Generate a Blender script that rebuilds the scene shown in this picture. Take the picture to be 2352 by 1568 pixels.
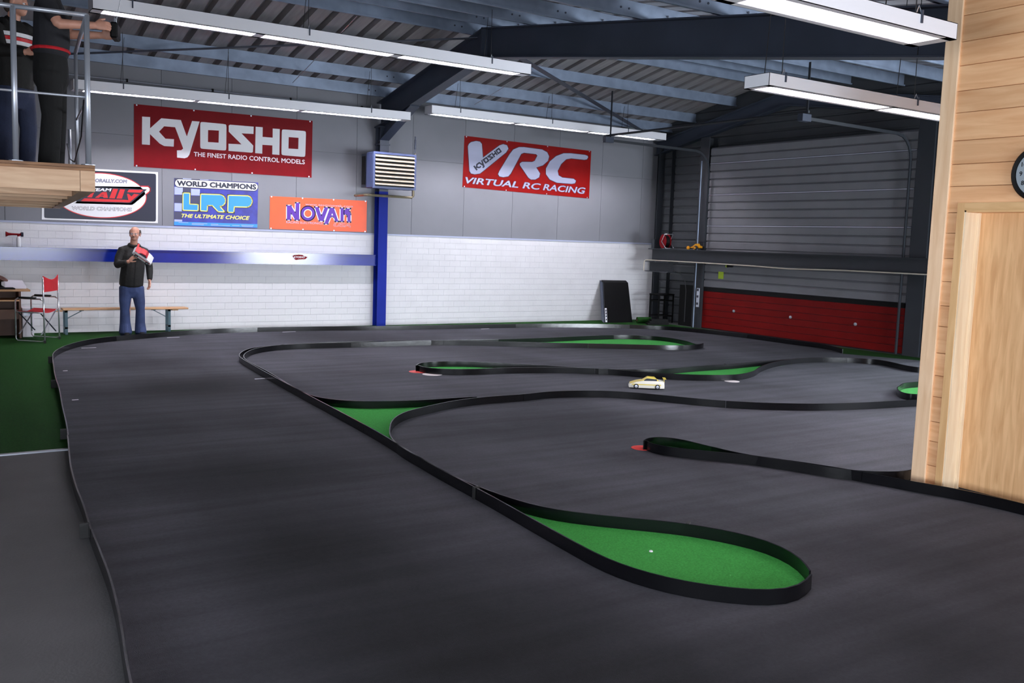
import bpy, bmesh, math, random
import numpy as np
from mathutils import Matrix, Vector
rnd = random.Random(7)
PI = math.pi
scene = bpy.context.scene
for o in list(bpy.data.objects): bpy.data.objects.remove(o)
col = scene.collection
# ------------------------------------------------------------------ camera
# metres: X to the right along the back wall, Y towards the back wall, Z up; camera above the origin
IW, IH, FPX = 2352, 1568, 2161.6
YAW, PITCH, ROLL = map(math.radians, (33.38, 6.08, -1.92))
CAM = np.array([0.0, 0.0, 1.75])
def _axes():
    f = np.array([math.sin(YAW)*math.cos(PITCH), math.cos(YAW)*math.cos(PITCH), -math.sin(PITCH)])
    r = np.array([math.cos(YAW), -math.sin(YAW), 0.0]); d = np.cross(f, r)
    return math.cos(ROLL)*r+math.sin(ROLL)*d, -math.sin(ROLL)*r+math.cos(ROLL)*d, f
AX_R, AX_D, AX_F = _axes()
cd = bpy.data.cameras.new('camera'); cam = bpy.data.objects.new('camera', cd); col.objects.link(cam)
cd.sensor_width = 36; cd.lens = FPX/IW*36; cd.clip_start = .05; cd.clip_end = 200
cam.matrix_world = Matrix(((AX_R[0], -AX_D[0], -AX_F[0], CAM[0]), (AX_R[1], -AX_D[1], -AX_F[1], CAM[1]),
                           (AX_R[2], -AX_D[2], -AX_F[2], CAM[2]), (0, 0, 0, 1)))
scene.camera = cam
# ------------------------------------------------------------------ world, daylight, exposure
vs = scene.view_settings
vs.view_transform = 'Standard'; vs.look = 'None'; vs.gamma = 1; vs.use_curve_mapping = False
vs.exposure = 0.0
w = bpy.data.worlds.new('world'); scene.world = w; w.use_nodes = True
w.node_tree.nodes['Background'].inputs[0].default_value = (.55, .62, .75, 1)
w.node_tree.nodes['Background'].inputs[1].default_value = .6
LAMP = 370.0            # radiance of the fluorescent diffusers
FRONT, LEFT, SIDE, GATE = 240, 480, 1300, 600    # watts of daylight
# daylight through the openings: windows and glazed door in the front wall, window in the left wall, glazed gate beyond the pine cabin
for x, y, z, sx, sy, rot, e in ((-1.2, -3.12, 1.2, 2.8, 1.6, (PI/2, 0, 0), FRONT), (3.8, -3.12, 1.2, 3.2, 1.6, (PI/2, 0, 0), FRONT), (12.2, -3.12, 1.15, 5.2, 2.1, (PI/2, 0, 0), SIDE), (-4.12, -.2, 1.3, 4.4, 1.7, (PI/2, 0, -PI/2), LEFT), (15.32, 6.2, 1.55, 3.8, 2.5, (PI/2-.3, 0, PI/2), GATE)):
    ld = bpy.data.lights.new('daylight', 'AREA'); ld.shape = 'RECTANGLE'
    ld.size = sx; ld.size_y = sy; ld.energy = e; ld.color = (.84, .91, 1); ld.spread = math.radians(150)
    lo = bpy.data.objects.new('daylight', ld); col.objects.link(lo); lo.location = (x, y, z); lo.rotation_euler = rot
# ------------------------------------------------------------------ pixel -> place
def ray(x, y): return AX_R*((x-IW/2)/FPX)+AX_D*((y-IH/2)/FPX)+AX_F
def gz(x, y, z=0.0): d = ray(x, y); return CAM+d*((z-CAM[2])/d[2])      # on a level plane
def gy(x, y, Y): d = ray(x, y); return CAM+d*(Y/d[1])                   # on a plane along the back wall
def gx(x, y, X): d = ray(x, y); return CAM+d*(X/d[0])                   # on a plane along the side wall
def dep(x, y, d): return CAM+ray(x, y)*d                                # at a known distance
# ------------------------------------------------------------------ materials
def lin(c):
    return tuple(((v/255)/12.92 if v/255 <= .04045 else ((v/255+.055)/1.055)**2.4) for v in c)+(1,)
def mat(name, c, rough=.6, metal=0, var=.0, vscale=4, c2=None, bump=0, bscale=40, stretch=(1, 1, 1), rand=0, spec=.5, coat=0, emit=0):
    m = bpy.data.materials.new(name); m.use_nodes = True
    nt = m.node_tree; b = nt.nodes['Principled BSDF']; L = nt.links
    b.inputs['Roughness'].default_value = rough; b.inputs['Metallic'].default_value = metal
    b.inputs['Specular IOR Level'].default_value = spec; b.inputs['Coat Weight'].default_value = coat
    base = lin(c); b.inputs['Base Color'].default_value = base
    out = None
    if var or bump:
        tc = nt.nodes.new('ShaderNodeTexCoord'); mp = nt.nodes.new('ShaderNodeMapping')
        mp.inputs['Scale'].default_value = stretch; L.new(tc.outputs['Object'], mp.inputs['Vector'])
    if var:
        n = nt.nodes.new('ShaderNodeTexNoise'); n.inputs['Scale'].default_value = vscale; n.inputs['Detail'].default_value = 6
        L.new(mp.outputs[0], n.inputs['Vector'])
        r = nt.nodes.new('ShaderNodeValToRGB'); e = r.color_ramp.elements
        e[0].position = .3; e[1].position = .7
        d = lin(c2) if c2 else tuple(v*(1-var) for v in base[:3])+(1,)
        e[0].color = d; e[1].color = base if c2 else tuple(min(1, v*(1+var*.5)) for v in base[:3])+(1,)
        L.new(n.outputs['Fac'], r.inputs['Fac']); out = r.outputs['Color']
    if rand:
        oi = nt.nodes.new('ShaderNodeObjectInfo'); hs = nt.nodes.new('ShaderNodeHueSaturation')
        mr = nt.nodes.new('ShaderNodeMapRange'); mr.inputs[3].default_value = 1-rand; mr.inputs[4].default_value = 1+rand
        L.new(oi.outputs['Random'], mr.inputs[0]); L.new(mr.outputs[0], hs.inputs['Value'])
        if out: L.new(out, hs.inputs['Color'])
        else: hs.inputs['Color'].default_value = base
        out = hs.outputs['Color']
    if out: L.new(out, b.inputs['Base Color'])
    if bump:
        n2 = nt.nodes.new('ShaderNodeTexNoise'); n2.inputs['Scale'].default_value = bscale; n2.inputs['Detail'].default_value = 4
        L.new(mp.outputs[0], n2.inputs['Vector'])
        bp = nt.nodes.new('ShaderNodeBump'); bp.inputs['Strength'].default_value = bump; bp.inputs['Distance'].default_value = .01
        L.new(n2.outputs['Fac'], bp.inputs['Height']); L.new(bp.outputs[0], b.inputs['Normal'])
    if emit:
        b.inputs['Emission Color'].default_value = base; b.inputs['Emission Strength'].default_value = emit
    return m
def wood(name, c, c2, axis='Y', rough=.55, rand=.08, knots=True, scale=1.0):
    m = mat(name, c, rough); nt = m.node_tree; L = nt.links; b = nt.nodes['Principled BSDF']
    tc = nt.nodes.new('ShaderNodeTexCoord'); mp = nt.nodes.new('ShaderNodeMapping')
    oi = nt.nodes.new('ShaderNodeObjectInfo')
    ad = nt.nodes.new('ShaderNodeVectorMath'); ad.operation = 'MULTIPLY_ADD'
    L.new(oi.outputs['Random'], ad.inputs[0]); ad.inputs[1].default_value = (9, 7, 13); L.new(tc.outputs['Object'], ad.inputs[2])
    s = {'X': (.9, 9, 9), 'Y': (9, .9, 9), 'Z': (9, 9, .9)}[axis]
    mp.inputs['Scale'].default_value = tuple(v*scale for v in s); L.new(ad.outputs[0], mp.inputs['Vector'])
    n = nt.nodes.new('ShaderNodeTexNoise'); n.inputs['Scale'].default_value = 2.2; n.inputs['Detail'].default_value = 8
    n.inputs['Distortion'].default_value = .6; L.new(mp.outputs[0], n.inputs['Vector'])
    r = nt.nodes.new('ShaderNodeValToRGB'); e = r.color_ramp.elements
    e[0].position = .32; e[1].position = .66; e[0].color = lin(c2); e[1].color = lin(c)
    L.new(n.outputs['Fac'], r.inputs['Fac']); out = r.outputs['Color']
    if knots:
        v = nt.nodes.new('ShaderNodeTexVoronoi'); v.inputs['Scale'].default_value = 2.6
        mk = nt.nodes.new('ShaderNodeMapping'); mk.inputs['Scale'].default_value = {'X': (.55, 1, 1), 'Y': (1, .55, 1), 'Z': (1, 1, .55)}[axis]
        L.new(ad.outputs[0], mk.inputs['Vector']); L.new(mk.outputs[0], v.inputs['Vector'])
        kr = nt.nodes.new('ShaderNodeValToRGB'); k = kr.color_ramp.elements
        k[0].position = .028; k[1].position = .06; k[0].color = lin(tuple(x*.55 for x in c2)); k[1].color = (1, 1, 1, 1)
        mx = nt.nodes.new('ShaderNodeMix'); mx.data_type = 'RGBA'; mx.blend_type = 'MULTIPLY'; mx.inputs[0].default_value = 1
        L.new(v.outputs['Distance'], kr.inputs['Fac']); L.new(out, mx.inputs[6]); L.new(kr.outputs['Color'], mx.inputs[7]); out = mx.outputs[2]
    hs = nt.nodes.new('ShaderNodeHueSaturation'); mr = nt.nodes.new('ShaderNodeMapRange')
    mr.inputs[3].default_value = 1-rand; mr.inputs[4].default_value = 1+rand
    L.new(oi.outputs['Random'], mr.inputs[0]); L.new(mr.outputs[0], hs.inputs['Value']); L.new(out, hs.inputs['Color'])
    L.new(hs.outputs['Color'], b.inputs['Base Color'])
    return m
M = {}
def defm(k, *a, **kw): M[k] = mat(k, *a, **kw)
defm('concrete', (82, 82, 84), .8, var=.25, vscale=1.3, bump=.2, bscale=60)
defm('carpet', (71, 72, 78), .95, var=.0, bump=.5, bscale=220, spec=.15)
defm('turf', (68, 160, 74), .95, var=.25, vscale=90, bump=.6, bscale=300, spec=.1)
defm('turfdark', (26, 66, 22), .95, var=.3, vscale=60, bump=.6, bscale=300, spec=.1)  # darker green than the infield, for the outer carpet and the turf roll
defm('barrier', (8, 8, 11), .2, var=.2, vscale=8, bump=.1, bscale=9, spec=.45)
defm('whitewash', (222, 221, 224), .6, var=.05, vscale=3, bump=.25, bscale=30)
defm('mortar', (206, 205, 210), .85)
defm('greypanel', (126, 127, 134), .7, var=.06, vscale=1.2, rand=.03)
defm('panelgap', (112, 112, 118), .8)
defm('cap', (170, 176, 200), .5)
defm('blue', (18, 38, 138), .16, var=.1, vscale=3)
defm('bluepaint', (18, 38, 140), .55, var=.1, vscale=3, spec=.15)
defm('oldsteel', (40, 44, 50), .55, var=.15, vscale=2)
defm('darksteel', (58, 65, 80), .5, var=.15, vscale=2)
defm('galv', (138, 152, 174), .45, metal=.35, var=.25, vscale=3)
defm('deck', (152, 147, 148), .5, metal=.2, var=.2, vscale=2.5, stretch=(6, .6, 1))
defm('lampwhite', (232, 232, 238), .35)
defm('lampdim', (250, 236, 240), .5, emit=LAMP*.15)
defm('lampglow', (246, 242, 252), .5, emit=LAMP)
defm('louvre', (235, 235, 240), .25, metal=.2)
defm('black', (8, 8, 9), .6, spec=.2)
defm('rubber', (20, 20, 21), .75)
defm('chrome', (222, 224, 230), .2, metal=.75)
defm('alu', (186, 191, 202), .35, metal=.6)
defm('wire', (30, 30, 34), .5)
defm('red', (116, 8, 18), .5, var=.12, vscale=3, spec=.1)
defm('vrcred', (128, 14, 13), .5, var=.08, vscale=3, spec=.1)
defm('white', (232, 232, 236), .45)
defm('navy', (22, 26, 46), .35)
defm('printred', (206, 32, 40), .4)
defm('silver', (168, 172, 196), .4, var=.1, vscale=2, stretch=(.3, .3, 3))
defm('orange', (246, 84, 18), .4, var=.06, vscale=4)
defm('purple', (84, 22, 156), .45)
defm('lrpbg', (52, 58, 168), .4, var=.35, vscale=5, c2=(38, 34, 110))
defm('lrpblue', (46, 146, 232), .4)
defm('lrplight', (168, 178, 226), .4)
defm('lrpdark', (58, 58, 86), .4)
defm('yellow', (238, 228, 120), .45)
defm('doorgrey', (122, 122, 128), .55, var=.1, vscale=2)
defm('doorred', (116, 8, 7), .55, var=.15, vscale=2, spec=.15)
defm('cladding', (72, 75, 79), .6, var=.15, vscale=2)
defm('skin', (206, 150, 128), .5, var=.08, vscale=20)
defm('hair', (66, 54, 46), .7)
defm('jacket', (17, 16, 15), .8, var=.3, vscale=14, bump=.5, bscale=25)
defm('jeans', (52, 66, 106), .85, var=.3, vscale=7, bump=.35, bscale=60)
defm('jeansdark', (40, 48, 74), .85, var=.25, vscale=7, bump=.3, bscale=60)
defm('shirt', (27, 27, 33), .85, var=.2, vscale=9, bump=.4, bscale=30)
defm('trousers', (10, 10, 11), .85, var=.2, vscale=9, bump=.3, bscale=40)
defm('fabricred', (190, 20, 34), .8, var=.1, vscale=30, bump=.2, bscale=200)
defm('heater', (74, 86, 128), .4, var=.1, vscale=4)
defm('slat', (226, 206, 184), .45)
defm('brass', (146, 136, 112), .4, metal=.6, var=.2, vscale=12)
defm('brown', (92, 60, 44), .55, var=.2, vscale=5)
defm('board', (190, 148, 104), .5, var=.15, vscale=6, stretch=(.4, 4, 1))
defm('greenpaint', (64, 92, 104), .45)
defm('paper', (226, 222, 230), .7)
defm('caryellow', (222, 200, 84), .35)
defm('carwhite', (228, 226, 214), .35)
defm('buggy', (222, 150, 14), .4)
defm('glass', (60, 66, 76), .1)
defm('clockface', (150, 160, 168), .5)
defm('stickergreen', (176, 206, 44), .6)
defm('discred', (200, 44, 36), .6, var=.15, vscale=30)
defm('discwhite', (214, 204, 204), .6)
defm('rope', (206, 196, 180), .6)
M['pine'] = wood('pine', (240, 190, 142), (222, 164, 116), 'Y')
M['pineend'] = wood('pineend', (240, 190, 142), (222, 164, 116), 'X')
M['pinepost'] = wood('pinepost', (242, 208, 172), (226, 186, 146), 'Z')
M['oak'] = wood('oak', (224, 180, 132), (202, 154, 106), 'Z', knots=False, scale=1.5)
M['oakframe'] = wood('oakframe', (226, 184, 132), (210, 164, 112), 'Z', knots=False)
M['oakhead'] = wood('oakhead', (226, 184, 132), (210, 164, 112), 'Y', knots=False)
M['oakjamb'] = wood('oakjamb', (240, 220, 190), (226, 200, 166), 'Z', knots=False)
M['joist'] = wood('joist', (232, 196, 160), (206, 160, 124), 'X')
M['ply'] = wood('ply', (164, 116, 74), (118, 80, 50), 'X', knots=False, scale=2)
M['benchwood'] = wood('benchwood', (206, 164, 122), (184, 138, 98), 'X', knots=False)
def carpet_nodes():
    m = M['carpet']; nt = m.node_tree; L = nt.links; b = nt.nodes['Principled BSDF']
    tc = nt.nodes.new('ShaderNodeTexCoord')
    def noise(sc, rot, st, p0, p1, lo, hi):
        mp = nt.nodes.new('ShaderNodeMapping'); mp.inputs['Rotation'].default_value = (0, 0, rot); mp.inputs['Scale'].default_value = st
        n = nt.nodes.new('ShaderNodeTexNoise'); n.inputs['Scale'].default_value = sc; n.inputs['Detail'].default_value = 5
        r = nt.nodes.new('ShaderNodeMapRange'); r.inputs[1].default_value = p0; r.inputs[2].default_value = p1
        r.inputs[3].default_value = lo; r.inputs[4].default_value = hi
        L.new(tc.outputs['Object'], mp.inputs['Vector']); L.new(mp.outputs[0], n.inputs['Vector']); L.new(n.outputs['Fac'], r.inputs[0])
        return r.outputs[0]
    a = noise(.7, .5, (1, .4, 1), .36, .66, .72, 1.2)       # worn and dusty zones
    c = noise(1.0, .33, (.5, 6, 1), .35, .7, .78, 1.15)        # tyre streaks
    d = noise(60, 0, (1, 1, 1), .3, .7, .9, 1.1)              # pile
    m1 = nt.nodes.new('ShaderNodeMath'); m1.operation = 'MULTIPLY'; L.new(a, m1.inputs[0]); L.new(c, m1.inputs[1])
    m2 = nt.nodes.new('ShaderNodeMath'); m2.operation = 'MULTIPLY'; L.new(m1.outputs[0], m2.inputs[0]); L.new(d, m2.inputs[1])
    val = m2.outputs[0]
    # soft round darker spots multiplied into the carpet colour
    for x, y, r, k in ((2.75, 12.6, 1.3, .45), (2.75, 10.7, 1.7, .78), (2.3, 8.6, 1.3, .4), (2.1, 6.6, 1.3, .6), (1.95, 4.9, 1.3, .65), (1.9, 3.4, 1.5, .72), (2.5, 2.2, 1.3, .6), (3.9, 2.1, 1.2, .5), (5.2, 2.9, 1.0, .3),
                       (4.3, 7.3, 1.1, .4), (5.6, 7.2, 1.2, .35), (7.0, 6.3, 1.3, .4), (4.9, 11.2, 1.5, .3), (9.5, 13.2, 1.8, .4), (6.5, 14.8, 2.4, .6), (11.8, 14.0, 2.0, .4)):
        ds = nt.nodes.new('ShaderNodeVectorMath'); ds.operation = 'DISTANCE'; ds.inputs[1].default_value = (x, y, .009); L.new(tc.outputs['Object'], ds.inputs[0])
        r_ = nt.nodes.new('ShaderNodeMapRange'); r_.interpolation_type = 'SMOOTHSTEP'; r_.inputs[1].default_value = .1; r_.inputs[2].default_value = r; r_.inputs[3].default_value = 1-k; r_.inputs[4].default_value = 1
        L.new(ds.outputs['Value'], r_.inputs[0]); mm = nt.nodes.new('ShaderNodeMath'); mm.operation = 'MULTIPLY'; L.new(val, mm.inputs[0]); L.new(r_.outputs[0], mm.inputs[1]); val = mm.outputs[0]
    hs = nt.nodes.new('ShaderNodeHueSaturation'); hs.inputs['Color'].default_value = b.inputs['Base Color'].default_value
    L.new(val, hs.inputs['Value']); L.new(hs.outputs['Color'], b.inputs['Base Color'])
carpet_nodes()
# ------------------------------------------------------------------ object helpers
def thing(name, label, cat, loc=(0, 0, 0), rotz=0, group=None):
    o = bpy.data.objects.new(name, None); col.objects.link(o); o.empty_display_size = .1
    o.location = tuple(map(float, loc)); o.rotation_euler = (0, 0, rotz)
    return tag(o, label, cat, group)
def tag(o, label, cat, group=None):
    o['label'] = label; o['category'] = cat
    if group: o['group'] = group
    return o
def struct(o): o['kind'] = 'structure'; return o
def wmat(o): return (wmat(o.parent) if o.parent else Matrix())@o.matrix_basis
def copy_tree(o, parent=None):
    c = o.copy(); col.objects.link(c)
    if parent: c.parent = parent
    for ch in list(o.children): copy_tree(ch, c)
    return c
def frame(d, up=(0, 0, 1)):
    d = np.array(d, float); d /= np.linalg.norm(d); up = np.array(up, float)
    if abs(d@up) > .98: up = np.array((1., 0, 0))
    a = np.cross(d, up); a /= np.linalg.norm(a); return d, a, np.cross(a, d)
class MB:
    def __init__(s): s.v = []; s.f = []
    def add(s, v, f):
        n = len(s.v); s.v += [tuple(map(float, p)) for p in v]; s.f += [tuple(n+i for i in q) for q in f]; return s
    def box(s, x0, x1, y0, y1, z0, z1):
        return s.add([(x0, y0, z0), (x1, y0, z0), (x1, y1, z0), (x0, y1, z0), (x0, y0, z1), (x1, y0, z1), (x1, y1, z1), (x0, y1, z1)],
                     [(3, 2, 1, 0), (4, 5, 6, 7), (0, 1, 5, 4), (1, 2, 6, 5), (2, 3, 7, 6), (3, 0, 4, 7)])
    def obox(s, c, d, size, up=(0, 0, 1)):          # box of size (along d, across, up) centred on c
        d, a, u = frame(d, up); c = np.array(c, float); l, ww, h = (x/2 for x in size); n = len(s.v)
        P = [c+d*i*l+a*j*ww+u*k*h for k in (-1, 1) for i, j in ((-1, -1), (1, -1), (1, 1), (-1, 1))]
        return s.add(P, [(3, 2, 1, 0), (4, 5, 6, 7), (0, 1, 5, 4), (1, 2, 6, 5), (2, 3, 7, 6), (3, 0, 4, 7)])
    def bar(s, p, q, ww, h, up=(0, 0, 1)):
        p, q = np.array(p, float), np.array(q, float)
        return s.obox((p+q)/2, q-p, (np.linalg.norm(q-p), ww, h), up)
    def prism(s, pts, off):                          # planar polygon (3D points) swept by off
        n = len(pts); off = np.array(off, float)
        return s.add([np.array(p, float) for p in pts]+[np.array(p, float)+off for p in pts],
                     [tuple(range(n))[::-1], tuple(range(n, 2*n))]+[(i, (i+1) % n, n+(i+1) % n, n+i) for i in range(n)])
    def poly(s, pts): return s.add(pts, [tuple(range(len(pts)))])
    def loft(s, rings, cap=True, closed=False):
        n = len(rings[0]); b = len(s.v); s.v += [tuple(map(float, p)) for r in rings for p in r]; k = len(rings)
        for i in range(k if closed else k-1):
            for j in range(n):
                a, c = b+i*n, b+((i+1) % k)*n; s.f.append((a+j, a+(j+1) % n, c+(j+1) % n, c+j))
        if cap and not closed:
            s.f.append(tuple(b+j for j in range(n))[::-1]); s.f.append(tuple(b+(k-1)*n+j for j in range(n)))
        return s
    def tube(s, pts, r, n=8, closed=False):
        pts = [np.array(p, float) for p in pts]; rs = r if isinstance(r, (list, tuple)) else [r]*len(pts); R = []; k = len(pts); prev = None
        for i, p in enumerate(pts):
            t = pts[(i+1) % k]-pts[i-1] if (closed or 0 < i < k-1) else (pts[1]-p if i == 0 else p-pts[-2])
            t /= np.linalg.norm(t)
            if prev is None: _, a, u = frame(t)
            else:
                a = prev-t*(prev@t); a /= np.linalg.norm(a); u = np.cross(a, t)
            prev = a
            R.append([p+(a*math.cos(2*PI*j/n)+u*math.sin(2*PI*j/n))*rs[i] for j in range(n)])
        return s.loft(R, closed=closed)
    def lathe(s, c, axis, prof, n=20):               # prof: (radius, distance along axis)
        d, a, u = frame(axis); c = np.array(c, float)
        return s.loft([[c+d*t+(a*math.cos(2*PI*j/n)+u*math.sin(2*PI*j/n))*max(r, 1e-4) for j in range(n)] for r, t in prof])
    def ell(s, c, rx, ry, rz, n=14, k=9, rot=None):
        R = []
        for i in range(k):
            t = -PI/2+PI*(i+.03)/(k-.94); z = math.sin(t); q = math.cos(t)
            R.append([Vector((rx*q*math.cos(2*PI*j/n), ry*q*math.sin(2*PI*j/n), rz*z)) for j in range(n)])
        c = Vector(tuple(map(float, c)))
        return s.loft([[tuple(c+(rot@p if rot else p)) for p in r] for r in R])
    def limb(s, pts, rad, n=14):                     # rounded tapering limb; rad: (rx across, ry front-back) or number
        pts = [np.array(p, float) for p in pts]; rad = [r if isinstance(r, tuple) else (r, r) for r in rad]; R = []
        k = len(pts)
        P = [pts[0]-(pts[1]-pts[0])/np.linalg.norm(pts[1]-pts[0])*max(rad[0])*.6]+pts+[pts[-1]+(pts[-1]-pts[-2])/np.linalg.norm(pts[-1]-pts[-2])*max(rad[-1])*.6]
        Q = [tuple(x*.55 for x in rad[0])]+rad+[tuple(x*.55 for x in rad[-1])]
        for i, p in enumerate(P):
            t = P[min(i+1, k+1)]-P[max(i-1, 0)]; t /= np.linalg.norm(t)
            a = np.array((1., 0, 0)); a = a-t*(a@t)
            if np.linalg.norm(a) < .25: a = np.array((0, 0, 1.)); a = a-t*(a@t)
            a /= np.linalg.norm(a); u = np.cross(t, a)
            R.append([p+a*Q[i][0]*math.cos(2*PI*j/n)+u*Q[i][1]*math.sin(2*PI*j/n) for j in range(n)])
        return s.loft(R)
    def build(s, name, m, parent=None, world=False, smooth=False, bevel=0):
        v = s.v
        if world and parent is not None:
            iv = wmat(parent).inverted(); v = [tuple(iv@Vector(p)) for p in v]
        me = bpy.data.meshes.new(name); me.from_pydata(v, [], s.f)
        bm = bmesh.new(); bm.from_mesh(me); bmesh.ops.recalc_face_normals(bm, faces=bm.faces)
        if bevel: bmesh.ops.bevel(bm, geom=list(bm.edges), offset=bevel, segments=1, affect='EDGES')
        bm.to_mesh(me); bm.free()
        me.materials.append(M[m] if isinstance(m, str) else m)
        if smooth:
            for p in me.polygons: p.use_smooth = True
            if smooth == 'auto': me.set_sharp_from_angle(angle=math.radians(40))
        o = bpy.data.objects.new(name, me); col.objects.link(o)
        if parent is not None: o.parent = parent
        return o
def fuse(o, voxel, it=6, fac=.5):
    """one continuous skin over the overlapping shapes of o"""
    r = o.modifiers.new('r', 'REMESH'); r.mode = 'VOXEL'; r.voxel_size = voxel; r.use_smooth_shade = True
    sm = o.modifiers.new('s', 'SMOOTH'); sm.factor = fac; sm.iterations = it
    dg = bpy.context.evaluated_depsgraph_get(); me = bpy.data.meshes.new_from_object(o.evaluated_get(dg))
    old = o.data; o.modifiers.clear(); o.data = me
    if not me.materials: me.materials.append(old.materials[0])
    for p in me.polygons: p.use_smooth = True
    bpy.data.meshes.remove(old); return o
def spline(P, step=.06, smooth=2, closed=False):
    """evenly spaced points on a smooth curve through P (plan)"""
    P = [np.array(p[:2], float) for p in P]; out = []; n = len(P)
    for i in range(n if closed else n-1):
        g = lambda k: P[k % n] if closed else P[min(max(k, 0), n-1)]
        a, b, c, d = g(i-1), g(i), g(i+1), g(i+2); k = max(2, int(np.linalg.norm(c-b)/.03))
        # centripetal form keeps the curve from looping where points are unevenly spaced
        t0 = 0; t1 = t0+max(np.linalg.norm(b-a), 1e-3)**.5; t2 = t1+max(np.linalg.norm(c-b), 1e-3)**.5; t3 = t2+max(np.linalg.norm(d-c), 1e-3)**.5
        for j in range(k):
            t = t1+(t2-t1)*j/k
            A1 = a*(t1-t)/(t1-t0)+b*(t-t0)/(t1-t0); A2 = b*(t2-t)/(t2-t1)+c*(t-t1)/(t2-t1); A3 = c*(t3-t)/(t3-t2)+d*(t-t2)/(t3-t2)
            B1 = A1*(t2-t)/(t2-t0)+A2*(t-t0)/(t2-t0); B2 = A2*(t3-t)/(t3-t1)+A3*(t-t1)/(t3-t1)
            out.append(B1*(t2-t)/(t2-t1)+B2*(t-t1)/(t2-t1))
    if not closed: out.append(P[-1])
    out = np.array(out); s = np.concatenate([[0], np.cumsum(np.linalg.norm(np.diff(out, axis=0), axis=1))])
    k = max(3, int(s[-1]/step)); u = np.linspace(0, s[-1], k); out = np.stack([np.interp(u, s, out[:, i]) for i in (0, 1)], 1)
    for _ in range(smooth):
        q = out.copy(); q[1:-1] = out[1:-1]*.5+(out[:-2]+out[2:])*.25; out = q
    return out
# ================================================================== THE SETTING
YB = 17.0              # face of the back wall
XR = 15.2              # face of the right-hand cladding
XD = 14.7              # face of the sectional door
XL, YF = -4.0, -3.0    # left and front walls, out of the picture
def rb(Y): return 4.62-(.2*(Y-13.1) if Y > 13.1 else .14*(13.1-Y))   # underside of the rafters
RD = .46               # depth of a rafter
# floor -------------------------------------------------------------
fl = struct(MB().box(XL-.2, XR+.2, YF-.2, YB+.2, -.2, 0).build('floor', 'concrete'))
# back wall ---------------------------------------------------------
ZW = 1.785             # top of the whitewashed blockwork
wb = struct(MB().box(XL, XR, YB+.02, YB+.25, 0, ZW).box(XL, XR, YB+.035, YB+.25, ZW, 4.75).build('wall_back', 'mortar'))
wb.data.materials.append(M['panelgap'])
for p in wb.data.polygons:
    if p.center.z > ZW+.01: p.material_index = 1
CH, BL = ZW/15, .25
blk = []
for r in range(15):
    x = .6-(BL/2 if r % 2 else 0)
    while x < XR-.01:
        blk.append((x, min(x+BL, XR), r*CH)); x += BL
def seen(b):
    x, z = (b[0]+b[1])/2, b[2]
    return (x-0)**2+YB**2+(0 if 1.7 < x < 7.8 and z > .12 else 400)
blk.sort(key=seen)
shared = None
for i, (x0, x1, z0) in enumerate(blk[:300]):
    if shared is None:
        shared = MB().box(-BL/2+.0008, BL/2-.0008, 0, .03, .003, CH-.003).build('block', 'whitewash', wb).data; o = wb.children[0]
    else:
        o = bpy.data.objects.new('block', shared); col.objects.link(o); o.parent = wb
    o.location = ((x0+x1)/2, YB+rnd.uniform(0, .003), z0)
st = MB()
for x0, x1, z0 in blk[300:]: st.box(x0+.0008, x1-.0008, YB+.001, YB+.03, z0+.003, z0+CH-.003)
st.box(XL, .47, YB+.001, YB+.03, 0, ZW)
o = st.build('blockwork', 'whitewash', wb); o['kind'] = 'stuff'
x = .3
while x < XR-.05:
    x1 = min(x+1.2, XR)
    for z0, z1 in ((ZW+.03, 3.3), (3.3, 4.72)):
        MB().box(x+.003, x1-.003, YB+.015, YB+.04, z0+.003, z1-.003).build('wall_panel', 'greypanel', wb)
    x = x1
o = struct(MB().box(XL, XR, YB-.008, YB+.05, ZW-.004, ZW+.028).build('trim_1', 'cap'))
# right wall: horizontal cladding ------------------------------------
wr = struct(MB().box(XR+.02, XR+.2, 8.1, YB+.25, 0, 5.7).box(XR+.02, XR+.2, YF, 4.3, 0, 5.7).box(XR+.02, XR+.2, 4.3, 8.1, 0, .3).box(XR+.02, XR+.2, 4.3, 8.1, 3.0, 5.7).build('wall_right', 'cladding'))
g = MB()
for y in (4.3, 5.5, 6.78, 8.04): g.box(XR+.04, XR+.1, y, y+.06, .3, 3.0)
for z in (.3, 1.6, 2.94): g.box(XR+.04, XR+.1, 4.3, 8.1, z, z+.06)
struct(g.build('window_3', 'white'))
for k in range(25):
    z = k*.19
    MB().prism([(XR+.02, 0, z+.006), (XR, 0, z+.03), (XR, 0, z+.16), (XR+.02, 0, z+.184)], (0, YB-8.65, 0)).build('cladding_rib', 'cladding', wr).location = (0, 8.65, 0)
struct(MB().box(14.75, XR+.02, 8.35, 8.6, 0, 4.3).build('gate_light_baffle', 'cladding'))  # unseen block, added to keep the gate daylight off the door column
# walls behind the photographer (with window openings) ----------------
wl = struct(MB().box(XL-.2, XL, 2.0, YB+.25, 0, 5.7).box(XL-.2, XL, YF, -2.4, 0, 5.7).box(XL-.2, XL, -2.4, 2.0, 0, .45).box(XL-.2, XL, -2.4, 2.0, 2.15, 5.7).build('wall_left', 'greypanel'))
f = MB()
for y in (-2.4, -.23, 1.94): f.box(XL-.1, XL-.04, y, y+.06, .45, 2.15)
f.box(XL-.1, XL-.04, -2.4, 2.0, .45, .51).box(XL-.1, XL-.04, -2.4, 2.0, 2.09, 2.15); struct(f.build('window_5', 'white'))
wf = MB(); OPEN = ((-2.6, .2, .4, 2.0), (2.2, 5.4, .4, 2.0), (9.6, 14.8, .1, 2.2))
xs = [XL-.2]+[v for q in OPEN for v in q[:2]]+[XR+.2]
for a, b in zip(xs[::2], xs[1::2]): wf.box(a, b, YF-.2, YF, 0, 3.1)
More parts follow.
